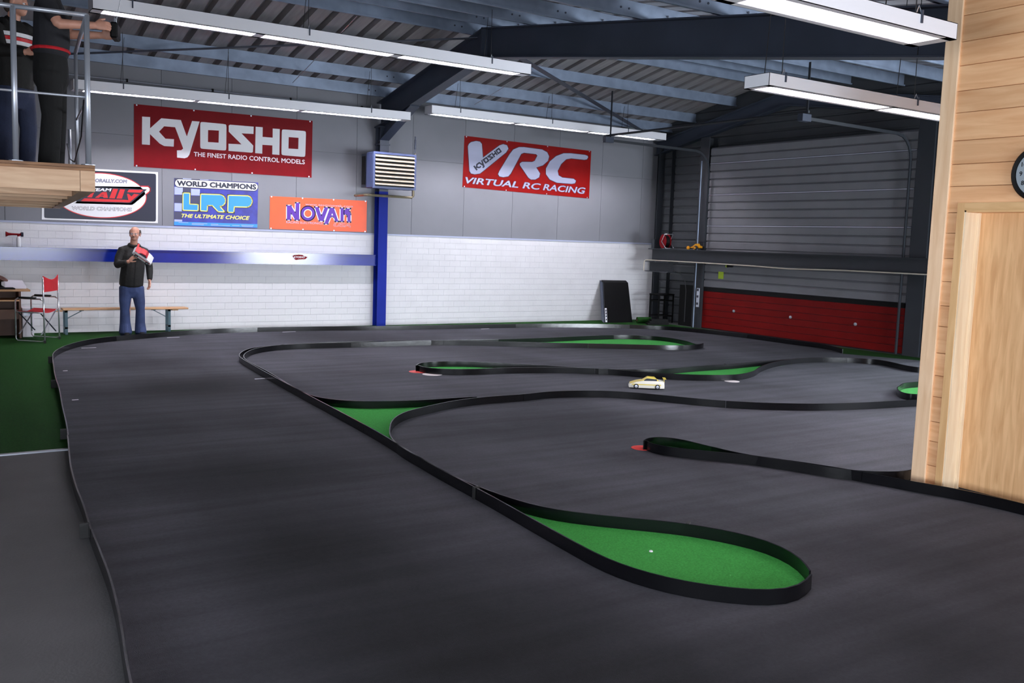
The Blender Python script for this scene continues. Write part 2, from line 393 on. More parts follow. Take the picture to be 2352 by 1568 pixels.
for a, b, z0, z1 in OPEN: wf.box(a, b, YF-.2, YF, 0, z0).box(a, b, YF-.2, YF, z1, 3.1)
struct(wf.build('wall_front', 'greypanel'))
for i, (a, b, z0, z1) in zip((1, 2, 4), OPEN):
    f = MB()
    for x0 in (a, (a+b)/2-.03, b-.06): f.box(x0, x0+.06, YF-.1, YF-.04, z0, z1)
    f.box(a, b, YF-.1, YF-.04, z0, z0+.06).box(a, b, YF-.1, YF-.04, z1-.06, z1)
    struct(f.build('window_%d' % i, 'white'))
# roof: ribbed steel deck, two slopes ---------------------------------
ce = struct(MB().box(XL-.2, XR+.2, 13.0, 13.2, rb(13.1)+RD+.42, rb(13.1)+RD+.44).build('ceiling', 'deck'))
def deck(ya, yb):
    za, zb = rb(ya)+RD+.2, rb(yb)+RD+.2; prof = []; x = XL
    while x < XR+.3:
        for dx, dz in ((0, 0), (.235, 0), (.25, .1), (.335, .1)): prof.append((x+dx, dz))
        for k in range(1, 4): pass
        x += .35
    return MB().loft([[(x, ya, za+dz) for x, dz in prof]+[(x, ya, za+.13) for x, dz in prof[::-1]],
                      [(x, yb, zb+dz) for x, dz in prof]+[(x, yb, zb+.13) for x, dz in prof[::-1]]])
deck(13.1, YB+.3).build('roof_sheet', 'deck', ce); deck(YF-.3, 13.1).build('roof_sheet', 'deck', ce)
# purlins ---------------------------------------------------------------
PUR = [(16.62, 'last zinc purlin before the back wall, above the blue beam'), (15.85, 'zinc roof purlin second from the back wall'),
       (14.65, 'zinc roof purlin between the back wall and the ridge'), (13.42, 'zinc roof purlin just behind the ridge'),
       (12.75, 'zinc roof purlin just in front of the ridge'), (11.75, 'zinc roof purlin over the long lamp row'),
       (10.62, 'zinc roof purlin over the yellow car\'s lane'), (9.29, 'zinc roof purlin over the middle of the track'),
       (7.92, 'zinc roof purlin over the edge of the wooden platform'), (6.55, 'zinc roof purlin behind the lamp that passes the pine wall'), (5.2, 'zinc roof purlin level with the end of the pine wall'),
       (3.85, 'zinc roof purlin above the lamp in front of the pine wall')]
for Y, lab in PUR:
    z = rb(Y)+RD; t = thing('roof_purlin', lab, 'purlin', (0, Y, z), 0, 'roof purlins')
    for x0, x1, dy in ((XL, 8.25, 0), (7.75, XR, .012)):      # two lengths lapped over the frame
        p = MB()
        prof = [(-.035, .0), (.0, 0), (.004, .006), (.004, .19), (.045, .19), (.045, .198), (-.004, .198), (-.004, .008), (-.031, .008), (-.031, .025), (-.035, .025)]
        p.prism([(x0, a+dy, b) for a, b in prof], (x1-x0, 0, 0)); p.build('purlin_length', 'galv', t)
    for bx in (7.55, 7.68, 8.32, 8.45): MB().lathe((bx, -.004, .1), (0, -1, 0), ((.014, 0), (.014, .01), (.004, .012)), 6).build('bolt', 'darksteel', t)
# portal frame at X = 8 and the half frame along the right wall ----------
XF = 7.97
def ibeam(mb, p, q, depth, fw, tf=.018, tw=.012):
    """I-section from p to q (underside points), web upright"""
    p, q = np.array(p, float), np.array(q, float); d, a, u = frame(q-p); u = np.array((0, 0, 1.))
    for o0, o1, ww in ((0, tf, fw), (depth-tf, depth, fw), (tf, depth-tf, tw)):
        P = [p-a*ww/2+u*o0, p+a*ww/2+u*o0, p+a*ww/2+u*o1, p-a*ww/2+u*o1]
        mb.prism(P, q-p)
    return mb
t = thing('roof_rafter', 'dark steel rafter rising from the blue column to the ridge', 'rafter', (XF, 15, rb(15)), 0, 'roof rafters')
ibeam(MB(), (XF, 16.95, rb(16.95)), (XF, 13.1, rb(13.1)), RD, .2).build('rafter_beam', 'darksteel', t, True)
MB().prism([(XF-.006, 16.86, rb(16.86)), (XF-.006, 15.6, rb(15.6)), (XF-.006, 16.86, rb(16.86)-.3)], (.012, 0, 0)).bar((XF, 16.86, rb(16.86)-.3), (XF, 15.55, rb(15.55)-.005), .19, .016).build('haunch', 'darksteel', t, True)
t = thing('roof_rafter', 'large dark steel rafter falling from the ridge towards the pine wall', 'rafter', (XF, 8, rb(8)), 0, 'roof rafters')
ibeam(MB(), (XF, 13.1, rb(13.1)), (XF, YF, rb(YF)), RD, .22).build('rafter_beam', 'darksteel', t, True)
MB().box(XF-.11, XF+.11, 13.08, 13.12, rb(13.1)-.02, rb(13.1)+RD).build('ridge_plate', 'darksteel', t, True)
t = thing('roof_rafter', 'dark steel edge rafter above the sectional door wall', 'rafter', (XR-.15, 13, rb(13)), 0, 'roof rafters')
ibeam(MB(), (XR-.15, 16.95, rb(16.95)), (XR-.15, 13.1, rb(13.1)), .3, .16).build('rafter_beam', 'darksteel', t, True)
ibeam(MB(), (XR-.15, 13.1, rb(13.1)), (XR-.15, 3, rb(3)), .3, .16).build('rafter_beam', 'darksteel', t, True)
def brace(name, lab, p, q, ww, h, cat='brace', m='darksteel'):
    b = MB().bar(p, q, ww, h); return tag(b.build(name, m), lab, cat)
brace('wind_brace', 'flat dark diagonal brace under the roof left of the rafter', (1.0, 16.9, 4.24), (7.85, 13.2, 4.93), .1, .012)
brace('wind_brace', 'flat dark diagonal brace under the roof right of the rafter', (8.1, 13.2, 4.93), (14.9, 16.9, 4.24), .12, .012)
for a, b, lab in (((672, 190), (820, 37), 'thin bright tension rod over the two lamp rows left of the rafter'),
                  ((1090, 240), (1262, 138), 'thin bright tension rod over the lamp row right of the rafter')):
    def onr(x, y, off):
        r = ray(x, y)
        for k in range(200, 3000):
            p = CAM+r*k*.01
            if p[2] > rb(p[1])+off: return p
    p, q = onr(*a, .42), onr(*b, .42)
    tag(MB().tube([p, q], .006, 6).build('tension_rod', 'chrome'), lab, 'rod')
t = tag(MB().tube([(1.0, 16.85, 4.17), (7.85, 16.85, 4.17)], .014, 8).build('conduit_pipe', 'alu'), 'thin grey conduit running along the eaves above the lamp row', 'pipe')
for k in range(5): MB().box(1.9+k*1.4, 1.93+k*1.4, 16.83, 16.87, 4.15, 4.2).build('clip', 'black', t)
# column under the rafter ------------------------------------------------
def hcol(x, y0, y1, z0, z1, ww, tf=.016):
    return MB().box(x-ww/2, x+ww/2, y0, y0+tf, z0, z1).box(x-ww/2, x+ww/2, y1-tf, y1, z0, z1).box(x-.007, x+.007, y0+tf, y1-tf, z0, z1)
t = thing('steel_column', 'tall steel column painted blue below and dark grey above', 'column', (XF, 16.88, 0))
hcol(XF, 16.78, 16.98, 0.001, 2.62, .19).build('blue_shaft', 'bluepaint', t, True)
hcol(XF, 16.78, 16.98, 2.62, 3.86, .19).build('grey_shaft', 'darksteel', t, True)
MB().box(XF-.11, XF+.11, 16.76, 16.98, 3.5, 3.53).box(XF-.12, XF+.12, 16.75, 17.0, 3.83, 3.86).build('stiffener', 'darksteel', t, True)
c = tag(MB().tube([(XF+.13, 16.93, .55), (XF+.13, 16.93, 2.3)], .011, 8).build('conduit_pipe', 'white'), 'thin white conduit beside the blue column', 'pipe')
for z in (.75, 1.16, 1.42, 2.2): MB().box(XF+.112, XF+.148, 16.91, 16.99, z, z+.015).build('clip', 'darksteel', c)
# blue beam along the back wall -------------------------------------------
zt, zb_ = 1.395, 1.185
t = thing('wall_beam', 'glossy blue steel channel beam along the white wall', 'beam', (3, 16.9, zb_))
MB().box(XL, XF+.09, 16.855, 16.87, zb_, zt).build('web', 'blue', t, True)
MB().box(XL, XF+.09, 16.84, 16.99, zt-.016, zt).build('top_flange', 'blue', t, True)
MB().box(XL, XF+.09, 16.84, 16.99, zb_, zb_+.016).build('bottom_flange', 'blue', t, True)
# columns and beam on the sectional-door side --------------------------------
t = thing('steel_column', 'dark steel column in the corner behind the bar stool', 'column', (15.05, 16.75, 0))
hcol(15.05+.2, 16.45, 16.95, .001, 4.0, .3).box(14.93, 15.1, 16.7, 16.72, .001, 4.0).build('shaft', 'oldsteel', t, True)
t = thing('steel_column', 'dark steel column between the corner bay and the sectional door', 'column', (14.8, 15.0, 0))
MB().box(14.66, 14.68, 14.84, 15.1, .001, 4.1).box(14.9, 14.92, 14.84, 15.1, .001, 4.1).box(14.68, 14.9, 14.96, 14.98, .001, 4.1).build('shaft', 'oldsteel', t, True)
t = thing('steel_column', 'dark steel column at the far jamb of the sectional door, beside the pine post', 'column', (14.8, 9.75, 0))
MB().box(14.62, 14.64, 9.55, 9.86, .001, 4.05).box(14.88, 14.9, 9.55, 9.86, .001, 4.05).box(14.64, 14.88, 9.69, 9.71, .001, 4.05).build('shaft', 'oldsteel', t, True)
t = thing('wall_beam', 'dark steel I-beam across the sectional door, used as a shelf', 'beam', (14.5, 12.5, 1.42))
ibeam(MB(), (14.45, 16.25, 1.425), (14.45, 8.9, 1.425), .27, .26).build('beam_body', 'oldsteel', t, True)
t = tag(ibeam(MB(), (14.45, 16.32, 1.17), (14.45, 15.55, 1.17), .24, .3).build('wall_beam', 'oldsteel'), 'short dark beam stub hanging under the shelf beam near the white wall', 'beam')
tag(MB().box(14.38, 14.53, 16.12, 16.22, 1.697, 1.9).build('steel_bracket', 'oldsteel'), 'small dark upright plate on the end of the shelf beam', 'bracket')
pts = [(14.315, 16.3, 1.428), (14.31, 15, 1.43), (14.31, 13.2, 1.42), (14.31, 12.2, 1.40), (14.31, 11, 1.425), (14.31, 9, 1.43)]
tag(MB().tube([(14.285, 16.33, 1.19), (14.29, 16.33, 1.4)]+pts, .012, 6).build('cable', 'rope'), 'pale cable tied along the lower edge of the shelf beam', 'cable')
tag(MB().tube([(14.5, 15.52, 1.2), (14.52, 15.4, 1.18), (14.6, 15.3, 1.0), (14.62, 15.28, .8), (14.62, 15.28, .1)], .009, 6).build('cable', 'wire'), 'dark cable drooping from the beam stub to the floor', 'cable')
# sectional door: red below, grey ribbed panels above --------------------------
d1 = struct(MB().box(XD+.03, XD+.06, 9.9, 14.84, 0.002, 3.8).build('door_1', 'oldsteel'))
zz = [.02+.133*k for k in range(7)]
for a, b in zip(zz[:-1], zz[1:]): MB().box(XD, XD+.035, 9.92, 14.82, a+.004, b-.004).build('door_panel', 'doorred', d1)
MB().box(XD-.012, XD+.03, 9.92, 14.82, .82, .9).build('middle_rail', 'black', d1)
k = 0; z = .905
while z < 3.75:
    h = .165
    MB().prism([(XD+.03, 9.92, z), (XD, 9.92, z+.008), (XD, 9.92, z+h-.03), (XD+.018, 9.92, z+h-.012), (XD+.03, 9.92, z+h)], (0, 4.9, 0)).build('door_panel', 'doorgrey', d1)
    if k % 4 == 3: MB().box(XD-.01, XD+.03, 9.92, 14.82, z+h-.02, z+h).build('panel_seam', 'alu', d1)
    z += h; k += 1
for yy in (10.9, 12.4, 13.9): MB().lathe((XD, yy, .45), (-1, 0, 0), ((.03, 0), (.03, .02), (.01, .03)), 10).build('bolt', 'alu', d1)
for Y, lab in ((14.78, 'curved galvanised door track beside the corner bay'), (9.98, 'curved galvanised door track beside the pine post')):
    t = thing('door_track', lab, 'door track', (14.6, Y, 3.7), 0, 'sectional door tracks')
    arc = [(14.62, Y, .01), (14.62, Y, 3.35)]+[(14.62-.42*(1-math.cos(a)), Y, 3.35+.42*math.sin(a)) for a in (.3, .6, .9, 1.2, 1.57)]+[(11.85, Y, 3.79)]
    b = MB()
    for p, q in zip(arc[:-1], arc[1:]): b.bar(p, q, .05, .022, up=(0, 1, 0))
    b.build('rail', 'oldsteel', t, True)
    MB().bar((11.9, Y, 3.8), (11.9, Y, rb(Y)+RD), .04, .01).build('hanger', 'oldsteel', t, True)
    MB().box(11.75, 11.95, Y-.05, Y+.05, 3.74, 3.85).build('end_bracket', 'darksteel', t, True)
tag(MB().tube([(11.85, 14.9, 3.88), (11.85, 9.9, 3.88)], .022, 8).build('cross_tube', 'oldsteel'), 'long dark tube joining the ends of the two door tracks', 'tube')
tag(MB().tube([(14.6, 14.98, .002), (14.6, 14.98, 3.6)], .012, 8).build('drain_pipe', 'galv'), 'slim pale upright pipe beside the sectional door', 'pipe')
# pine cabin on the right -------------------------------------------------------
XW, YW = 6.5, 4.225
cab = struct(MB().box(XW+.2, 9.2, YF, YW-.06, 0, 2.3).build('wall_cabin', 'panelgap'))
DY0, DY1, DZ = 2.98, 3.965, 2.08      # door opening
z = .0; k = 0
hs = [.17, .185, .15, .19, .16, .17, .2, .155, .18]
zc = rb(0)+.4
while z < 3.95:
    h = hs[k % 9]; z1 = min(z+h, 3.95); k += 1
    spans = [(YF, YW-.03)] if z >= DZ-.02 else [(YF, DY0-.03), (DY1+.03, YW-.03)]
    for a, b in spans:
        b_ = b; zb2 = min(z1, 3.95)
        if a < 0 and z > rb(a)+RD: a = max(a, 13.1-(4.62+RD-z)/.14)     # boards stop at the sloping roof
        if b_-a < .05: continue
        MB().box(XW+.012, XW+.2, a, b_, z+.0015, zb2-.0015).build('pine_board', 'pine', cab, bevel=.003)
    z = z1
MB().box(XW-.004, XW+.2, YW-.118, YW, .001, 3.78).build('corner_post', 'pinepost', cab, bevel=.004)
we = struct(MB().box(XW+.2, 9.2, YW-.05, YW-.03, 0, 3.3).build('wall_cabin_end', 'panelgap'))
z = 0; k = 0
while z < 3.29:
    h = hs[k % 9]; k += 1; MB().box(XW+.2, 9.2, YW-.03, YW-.004, z+.0015, min(z+h, 3.3)-.0015).build('pine_board', 'pineend', we); z += h
d2 = struct(MB().box(XW+.165, XW+.2, DY0, DY1, .02, DZ-.005).build('door_2', 'oak'))
MB().box(XW-.008, XW+.012, DY1, DY1+.055, .001, DZ+.055).build('door_frame', 'oakframe', d2)
MB().box(XW-.008, XW+.012, DY0-.055, DY0, .001, DZ+.055).build('door_frame', 'oakframe', d2)
MB().box(XW-.008, XW+.012, DY0, DY1, DZ, DZ+.055).build('door_frame', 'oakhead', d2)
MB().box(XW-.004, XW+.2, DY1-.012, DY1+.03, .001, DZ).build('door_jamb', 'oakjamb', d2)
MB().box(XW-.004, XW+.2, DY0-.03, DY0+.012, .001, DZ).build('door_jamb', 'oakjamb', d2)
MB().box(XW-.004, XW+.2, DY0, DY1, DZ-.012, DZ+.03).build('door_jamb', 'oakhead', d2)
MB().box(XW+.14, XW+.166, DY1-.03, DY1-.012, .01, DZ-.012).build('door_stop', 'oakjamb', d2)
h = MB().tube([(XW+.165, 3.07, 1.05), (XW+.11, 3.07, 1.05), (XW+.105, 3.09, 1.05), (XW+.105, 3.2, 1.05)], .01, 8)
h.build('door_handle', 'alu', d2, smooth=True)
# ------------------------------------------------------------------ track carpets
HK = .085
def G(p): return gz(p[0], p[1], HK if p[2] == 't' else 0)[:2]
def PX(b='', t=''):   # helper: "x,y x,y" -> tagged points
    return [(float(q.split(',')[0]), float(q.split(',')[1]), k) for k, s in (('b', b), ('t', t)) for q in s.split()]
K1a = [G(p) for p in PX(t='298.5,1568 278,1443 266,1381 251,1324 227,1261 209,1216 191,1157 176,1121 162,1067 158,1026 152,975 143,936 135,892 128,871 123,845')]
K1b = [G(p) for p in PX(b='124,824 143,811 167,802 208,792 253,786 298,782 387,774 500,766.5 700,761 857,759.5 1020,756.5 1180,753.8 1250,753 1384,753.7 1518,758 1613,766 1709,777 1824,793 1900,803 1935,813')]
K1 = [np.array((.25, -2.2)), np.array((.42, .5))]+K1a+K1b
K2 = [G(p) for p in PX(b='1861,1356 1844,1379 1808,1393 1767,1396 1687,1391 1565,1373 1485,1353 1396,1321.5 1323,1282 1242,1235.5 1121,1165 1000,1098 935,1058 874,1019 772,961 704,923.7 602,866 556,838')]
K2 += [G(p) for p in PX(t='549,817 551,812 560,805.5 578,799.5 619,794 687,790 840,786 1010,781.5 1146,779 1250,776 1365,771 1441,770 1518,773.6 1575,783 1602,791.5')]+[G((1615, 799.5, 'b'))]
K4 = [G(p) for p in PX(b='1615,799.5 1610,802 1594,803.4 1556,805 1422,802 1300,799.5 1180,797 1010,793.8 840,796 670,803 602,810.5 573,819')]
K4 += [G(p) for p in PX(t='560,821 619,855.6 690.5,898 711,907 738,914 789,920 840,922 908,921 976,918.6 1044,914 1095,911')]
K3 = [np.array((12.2, 5.9))]+[G(p) for p in PX(b='2103.5,935 1977,942 1862,945 1728,942 1633,936 1556,928.6 1422,916 1345.7,914 1250,917 1214,922 1112,930 1044,939 976,954 935,964.5 908,979 897,995')]
K3 += [G(p) for p in PX(t='897,1004 925,1029 983,1061 1016,1080 1060,1102 1109,1122 1161.5,1140.6 1222,1159 1291,1173 1404,1186 1565,1202 1666,1219 1747,1237.5 1808,1262 1848,1290 1861,1312')]
K5 = [np.array((13.9, 7.9))]+[G(p) for p in PX(t='2111,844')]+[G(p) for p in PX(b='2015,838.5 1920,833.7 1843,835 1786,842.5 1747.5,855 1728,867 1690,875 1633,876 1556,874 1480,869 1403,862.5 1300,858.5 1180,859 1078,862.5 1027,862.5 976,859 957,852')]
K5 += [G(p) for p in PX(t='955,841 966,833.5 993,831 1044,830 1146,833.5 1248,839 1330,844.5')]
K5b = [G(p) for p in PX(t='1375,847 1440,849 1518,848 1594,841.7 1671,836.7 1767,828 1815,825')]
K6 = [np.array((6.15, 1.6)), np.array((6.3, 2.5))]+[G(p) for p in PX(b='2352,1186 2269,1166 2195.5,1150 2087,1130 1945,1103 1824,1083.6 1709,1068 1633,1060.6 1556,1052 1518,1047 1495,1041.5 1480,1032')]
K6 += [G(p) for p in PX(t='1478,1016 1487,1006 1518,1004 1556,1008 1633,1026 1709,1043 1824,1061 1935,1078 1991,1083 2040,1084 2087,1082')]+[np.array((7.6, 4.65))]
K7 = [np.array((13.2, 7.25))]+[G(p) for p in PX(t='2108,877 2077.5,880 2065,888')]+[G(p) for p in PX(b='2059,905 2066,915 2085,921 2112,922')]+[np.array((12.2, 6.35))]
ye = float(gz(0, 1046)[1])
cb = spline(K1, .12)
cpoly = list(cb)+[np.array(p) for p in ((14.3, 9.0), (14.3, 4.6), (9.3, 4.6), (9.3, 4.24), (6.52, 4.24), (6.48, 4.0), (6.48, -2.9))]+[np.array((.25, -2.9))]
turf = MB().prism([(XL+.05, ye, .0005), (14.6, ye, .0005), (14.6, 16.98, .0005), (XL+.05, 16.98, .0005)], (0, 0, .004)).build('turf_carpet', 'turfdark')
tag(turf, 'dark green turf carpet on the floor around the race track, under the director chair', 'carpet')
s = tag(MB().box(XL+.05, float(gz(158, 1037)[0]), ye-.03, ye+.015, .001, .012).build('carpet_strip', 'alu'), 'thin pale metal strip at the edge of the green carpet', 'strip')
tag(MB().prism([(p[0], p[1], .004) for p in cpoly], (0, 0, .005)).build('track_carpet', 'carpet'), 'dark grey carpet forming the race track surface', 'carpet')
def infield(pts, lab):
    o = MB().prism([(p[0], p[1], .009) for p in pts], (0, 0, .005)).build('infield_turf', 'turf'); return tag(o, lab, 'turf', 'green infield patches')
s2, s3, s4 = spline(K2, .1), spline(K3, .1), spline(K4, .1)
def cut(sp, a, b):
    i = int(np.argmin(((sp-a)**2).sum(1))); j = int(np.argmin(((sp-b)**2).sum(1)))
    return [sp[k] for k in (range(i, j+1) if i <= j else range(i, j-1, -1))]
e = .005
infield(cut(s2, K2[0], K2[10])+cut(s3, G((1109, 1122, 't')), K3[-1]), 'large bright green teardrop patch inside the hairpin with the upright bracket')
infield(cut(s2, K2[12], K2[15])+cut(s4, G((711, 907, 't')), K4[-1])+cut(s3, G((1112, 930, 'b')), G((925, 1029, 't'))), 'green triangular patch between three barriers beside the straight')
tip = K2[-1]
infield(cut(s2, G((1100, 780, 't')), tip)+cut(s4, K4[0], G((1100, 795, 'b'))), 'long thin green patch inside the farthest hairpin, towards the white wall')
s5 = spline(K5, .08); s5b = spline(K5b, .08)
infield(cut(s5, G((1146, 858.5, 'b')), G((1146, 833.5, 't'))), 'small green patch inside the loop with red and white discs')
infield(cut(s5, G((1780, 843, 'b')), G((1440, 865, 'b')))+cut(s5b, G((1440, 849, 't')), K5b[-1]), 'narrow green patch in the middle chicane, behind the yellow car')
s6 = spline(K6, .06)
infield(cut(s6, G((1709, 1068, 'b')), G((1709, 1043, 't'))), 'thin green sliver inside the loop with the red mesh patch')
s7 = spline(K7, .06)
infield(list(s7), 'green patch inside the short hairpin half hidden by the pine post')
# barriers -------------------------------------------------------------
def barrier(sp, lab, lengths=2.5, brackets=True):
    c = sp.mean(0); t = thing('track_barrier', lab, 'barrier', (c[0], c[1], .009), 0, 'black track barriers')
    s = np.concatenate([[0], np.cumsum(np.linalg.norm(np.diff(sp, axis=0), axis=1))]); n = max(1, round(s[-1]/lengths)); per = len(sp)/n
    T = np.gradient(sp, axis=0); T /= np.linalg.norm(T, axis=1)[:, None]; N = np.stack([-T[:, 1], T[:, 0]], 1)
    z0, z1 = .0095, HK+.004; h = .005
    for k in range(n):
        i, j = int(k*per), min(int((k+1)*per)+1, len(sp)); R = []
        md = sp[(i+j)//2 if (i+j)//2 < len(sp) else -1]; sgn = 1 if N[min((i+j)//2, len(sp)-1)]@md > 0 else -1; ln = sgn*rnd.uniform(-.001, .004)   # boards lean a little
        for q in range(i, j):
            p = sp[q]; m = N[q]*h; dd = T[q]*(.0015 if q == i else (-.0015 if q == j-1 else 0)); p = p+dd
            l_ = N[q]*ln; R.append([(p[0]-m[0], p[1]-m[1], z0), (p[0]+m[0], p[1]+m[1], z0), (p[0]+m[0]+l_[0], p[1]+m[1]+l_[1], z1), (p[0]-m[0]+l_[0], p[1]-m[1]+l_[1], z1)])
        if len(R) > 1: MB().loft(R).build('barrier_board', 'barrier', t, True, smooth='auto')
    return t, sp, N
def bracket(t, sp, N, at, side):
    i = int(np.argmin(((sp-np.array(at))**2).sum(1))); p = sp[i]+N[i]*side*.03; d = N[i]*side
    b = MB().bar((sp[i][0], sp[i][1], .05), (sp[i][0]+d[0]*.05, sp[i][1]+d[1]*.05, .05), .02, .085)
    b.build('bracket', 'rubber', t, True)
k1 = barrier(cb, 'long black outer barrier curving past the chair and along the white wall')
for px in ((191, 1238), (122, 890), (143, 1012), (120, 835)): bracket(*k1, gz(px[0]+10, px[1])[:2], 1)
k2 = barrier(s2, 'black barrier along the left side of the long diagonal straight')
k3 = barrier(s3, 'black barrier sweeping across the track and back along the nearest green patch')
bracket(*k3, G((1570, 1202, 't')), 1)
bracket(*k3, G((1109, 1122, 't')), -1)
k4 = barrier(s4, 'black barrier bounding the lane behind the green triangular patch')
k5 = barrier(s5, 'black barrier loop beside the red and white discs, running on to the sectional door')
k5b = barrier(s5b, 'short black barrier behind the narrow middle green patch')
bracket(*k5b, G((1682, 838, 't')), 1)
k6 = barrier(s6, 'black barrier loop running from the red mesh patch to the oak door')
k7 = barrier(s7, 'short black barrier hairpin half hidden by the pine post')
# flat corner markers
def disc(px, r, m, lab, name='corner_disc', sq=1):
    p = gz(*px); b = MB().lathe((p[0], p[1], .0095), (0, 0, 1), ((r, 0), (r, .0015), (r*.9, .003), (.002, .003)), 24)
    return tag(b.build(name, m), lab, 'marker', 'flat corner markers')
disc((962, 855), .13, 'discred', 'flat red disc on the track at the tip of the middle loop')
disc((993, 861), .13, 'discwhite', 'flat white disc on the track beside the red disc')
disc((1681, 877), .1, 'discwhite', 'flat pale disc tucked under the middle chicane barrier')
disc((1476, 1031), .1, 'discred', 'red mesh patch at the tip of the barrier loop near the oak door')
# scraps of tape on the carpet
for i, (x, y, l, lab) in enumerate(((173, 920, .06, 'white tape scrap on the straight, beside the outer barrier'), (150, 853, .05, 'white tape scrap in the outer bend near the green carpet edge'), (600, 871, .16, 'pale tape strip close to the diagonal barrier corner'),
                                    (398, 776, .2, 'pale tape strip by the outer barrier next to the bench'), (664, 763, .25, 'pale tape strip under the blue beam sticker'), (204, 800, .2, 'faint tape strip in the bend near the director chair'), (1114, 756, .2, 'pale tape strip between the column and the black ramp'))):
    p = gz(x, y); MBo = MB().obox((p[0], p[1], .0098), (1, .1, 0), (l, .025, .0012)); tag(MBo.build('tape_scrap', 'paper'), lab, 'tape', 'tape scraps on the track')
p = gz(1495, 1272)
tag(MB().lathe((p[0], p[1], .0145), (0, 0, 1), ((.012, 0), (.01, .006), (.003, .009)), 8).build('paper_scrap', 'paper'), 'tiny pale scrap lying on the nearest green patch', 'scrap')
# ================================================================== LAMPS
def lamp(lab, x0, x1, y0, zb, ze, segs, hang, w=.27, h=.15, glow='lampglow'):
    """suspended fluorescent trunking: y0 near face, zb/ze underside at the two ends"""
    t = thing('ceiling_lamp', lab, 'lamp', ((x0+x1)/2, y0+w/2, (zb+ze)/2), 0, 'suspended fluorescent lamps')
    Z = lambda x: zb+(ze-zb)*(x-x0)/(x1-x0)
    def sbox(mb, a, b, ya, yb, dz0, dz1):
        return mb.loft([[(x, ya, Z(x)+dz0), (x, yb, Z(x)+dz0), (x, yb, Z(x)+dz1), (x, ya, Z(x)+dz1)] for x in (a, b)])
    hs_ = MB(); y1 = y0+w; ed = .045
    sbox(hs_, x0, x1, y0, y0+.004, 0, h); sbox(hs_, x0, x1, y1-.004, y1, 0, h); sbox(hs_, x0, x1, y0, y1, h-.004, h)
    sbox(hs_, x0, x1, y0, y0+ed, 0, .004); sbox(hs_, x0, x1, y1-ed, y1, 0, .004)
    xs = [x0]+[v for s in segs for v in s]+[x1]
    for a, b in zip(xs[::2], xs[1::2]): sbox(hs_, a, b, y0, y1, 0, .004)
    sbox(hs_, x0, x0+.004, y0, y1, 0, h); sbox(hs_, x1-.004, x1, y0, y1, 0, h)
    hs_.build('housing', 'lampwhite', t, True)
    for a, b in segs:
        MB().tube([(a+.015, y0+w/2, Z(a)+.062), (b-.015, y0+w/2, Z(b)+.062)], .015, 10).build('fluorescent_tube', glow, t, True, smooth=True)
        rf = MB(); rf.loft([[(x, y0+ed+.004, Z(x)+.046), (x, y0+ed+.03, Z(x)+.084), (x, y1-ed-.03, Z(x)+.084), (x, y1-ed-.004, Z(x)+.046), (x, y1-ed-.004, Z(x)+.048), (x, y1-ed-.03, Z(x)+.086), (x, y0+ed+.03, Z(x)+.086), (x, y0+ed+.004, Z(x)+.048)] for x in (a, b)])
        rf.build('reflector', 'lampwhite', t, True)
        lv = MB(); n = 18
        for k in range(1, n):
            x = a+(b-a)*k/n; sbox(lv, x-.0015, x+.0015, y0+ed, y1-ed, .004, .036)
        for yy in (y0+ed, y1-ed):
            s_ = 1 if yy < y0+w/2 else -1
            lv.loft([[(x, yy, Z(x)+.002), (x, yy+s_*.003, Z(x)+.002), (x, yy+s_*.018, Z(x)+.048), (x, yy+s_*.015, Z(x)+.048)] for x in (a, b)])
        lv.build('louvre_grid', 'louvre', t, True)
    for x in hang:
        for yy in (y0+.04, y1-.04):
            top = rb(yy)+RD+(.1 if True else 0)
            MB().tube([(x, yy, Z(x)+h), (x+(.06 if yy > y0+w/2 else 0), yy, top)], .004, 5).build('hanging_wire', 'wire', t, True)
        hk_ = MB().box(x-.008, x+.008, y0-.008, y0, Z(x)+h*.45, Z(x)+h+.02).build('hook', 'darksteel', t, True)
        MB().tube([(x, y0, Z(x)+h), (x, y0+.02, Z(x)+h+.05), (x, y0+.04, Z(x)+h)], .004, 5).build('hook_ring', 'chrome', hk_, True)
    return t
lamp('long white three-part fluorescent lamp hung under the ridge over the track', 1.93, 7.82, 11.6, 4.16, 4.16, [(2.05, 3.78), (3.9, 5.64), (5.78, 7.65)], (2.35, 4.45, 7.15))
lamp('white three-part fluorescent lamp along the wall above the red three-line banner', 2.3, 7.87, 15.5, 3.77, 3.85, [(2.45, 4.08), (4.16, 5.8), (5.9, 7.71)], (3.0, 4.6, 7.1))
lamp('white fluorescent lamp along the wall above the red banner with silver letters', 8.29, 14.02, 15.5, 4.02, 4.02, [(8.37, 10.13), (10.26, 11.94), (12.05, 13.77)], (8.9, 11.0, 12.95))
lamp('white fluorescent lamp running behind the pine post', 5.96, 10.9, 5.4, 3.07, 3.07, [(6.03, 7.6), (7.68, 9.2), (9.28, 10.8)], (6.15, 7.95), h=.105)
lamp('white fluorescent lamp ending in front of the pine wall', .2, 5.34, 3.4, 3.03, 3.03, [(.3, 1.9), (2.0, 3.62), (3.74, 5.24)], (.9, 3.2, 4.98), w=.29, h=.095, glow='lampdim')
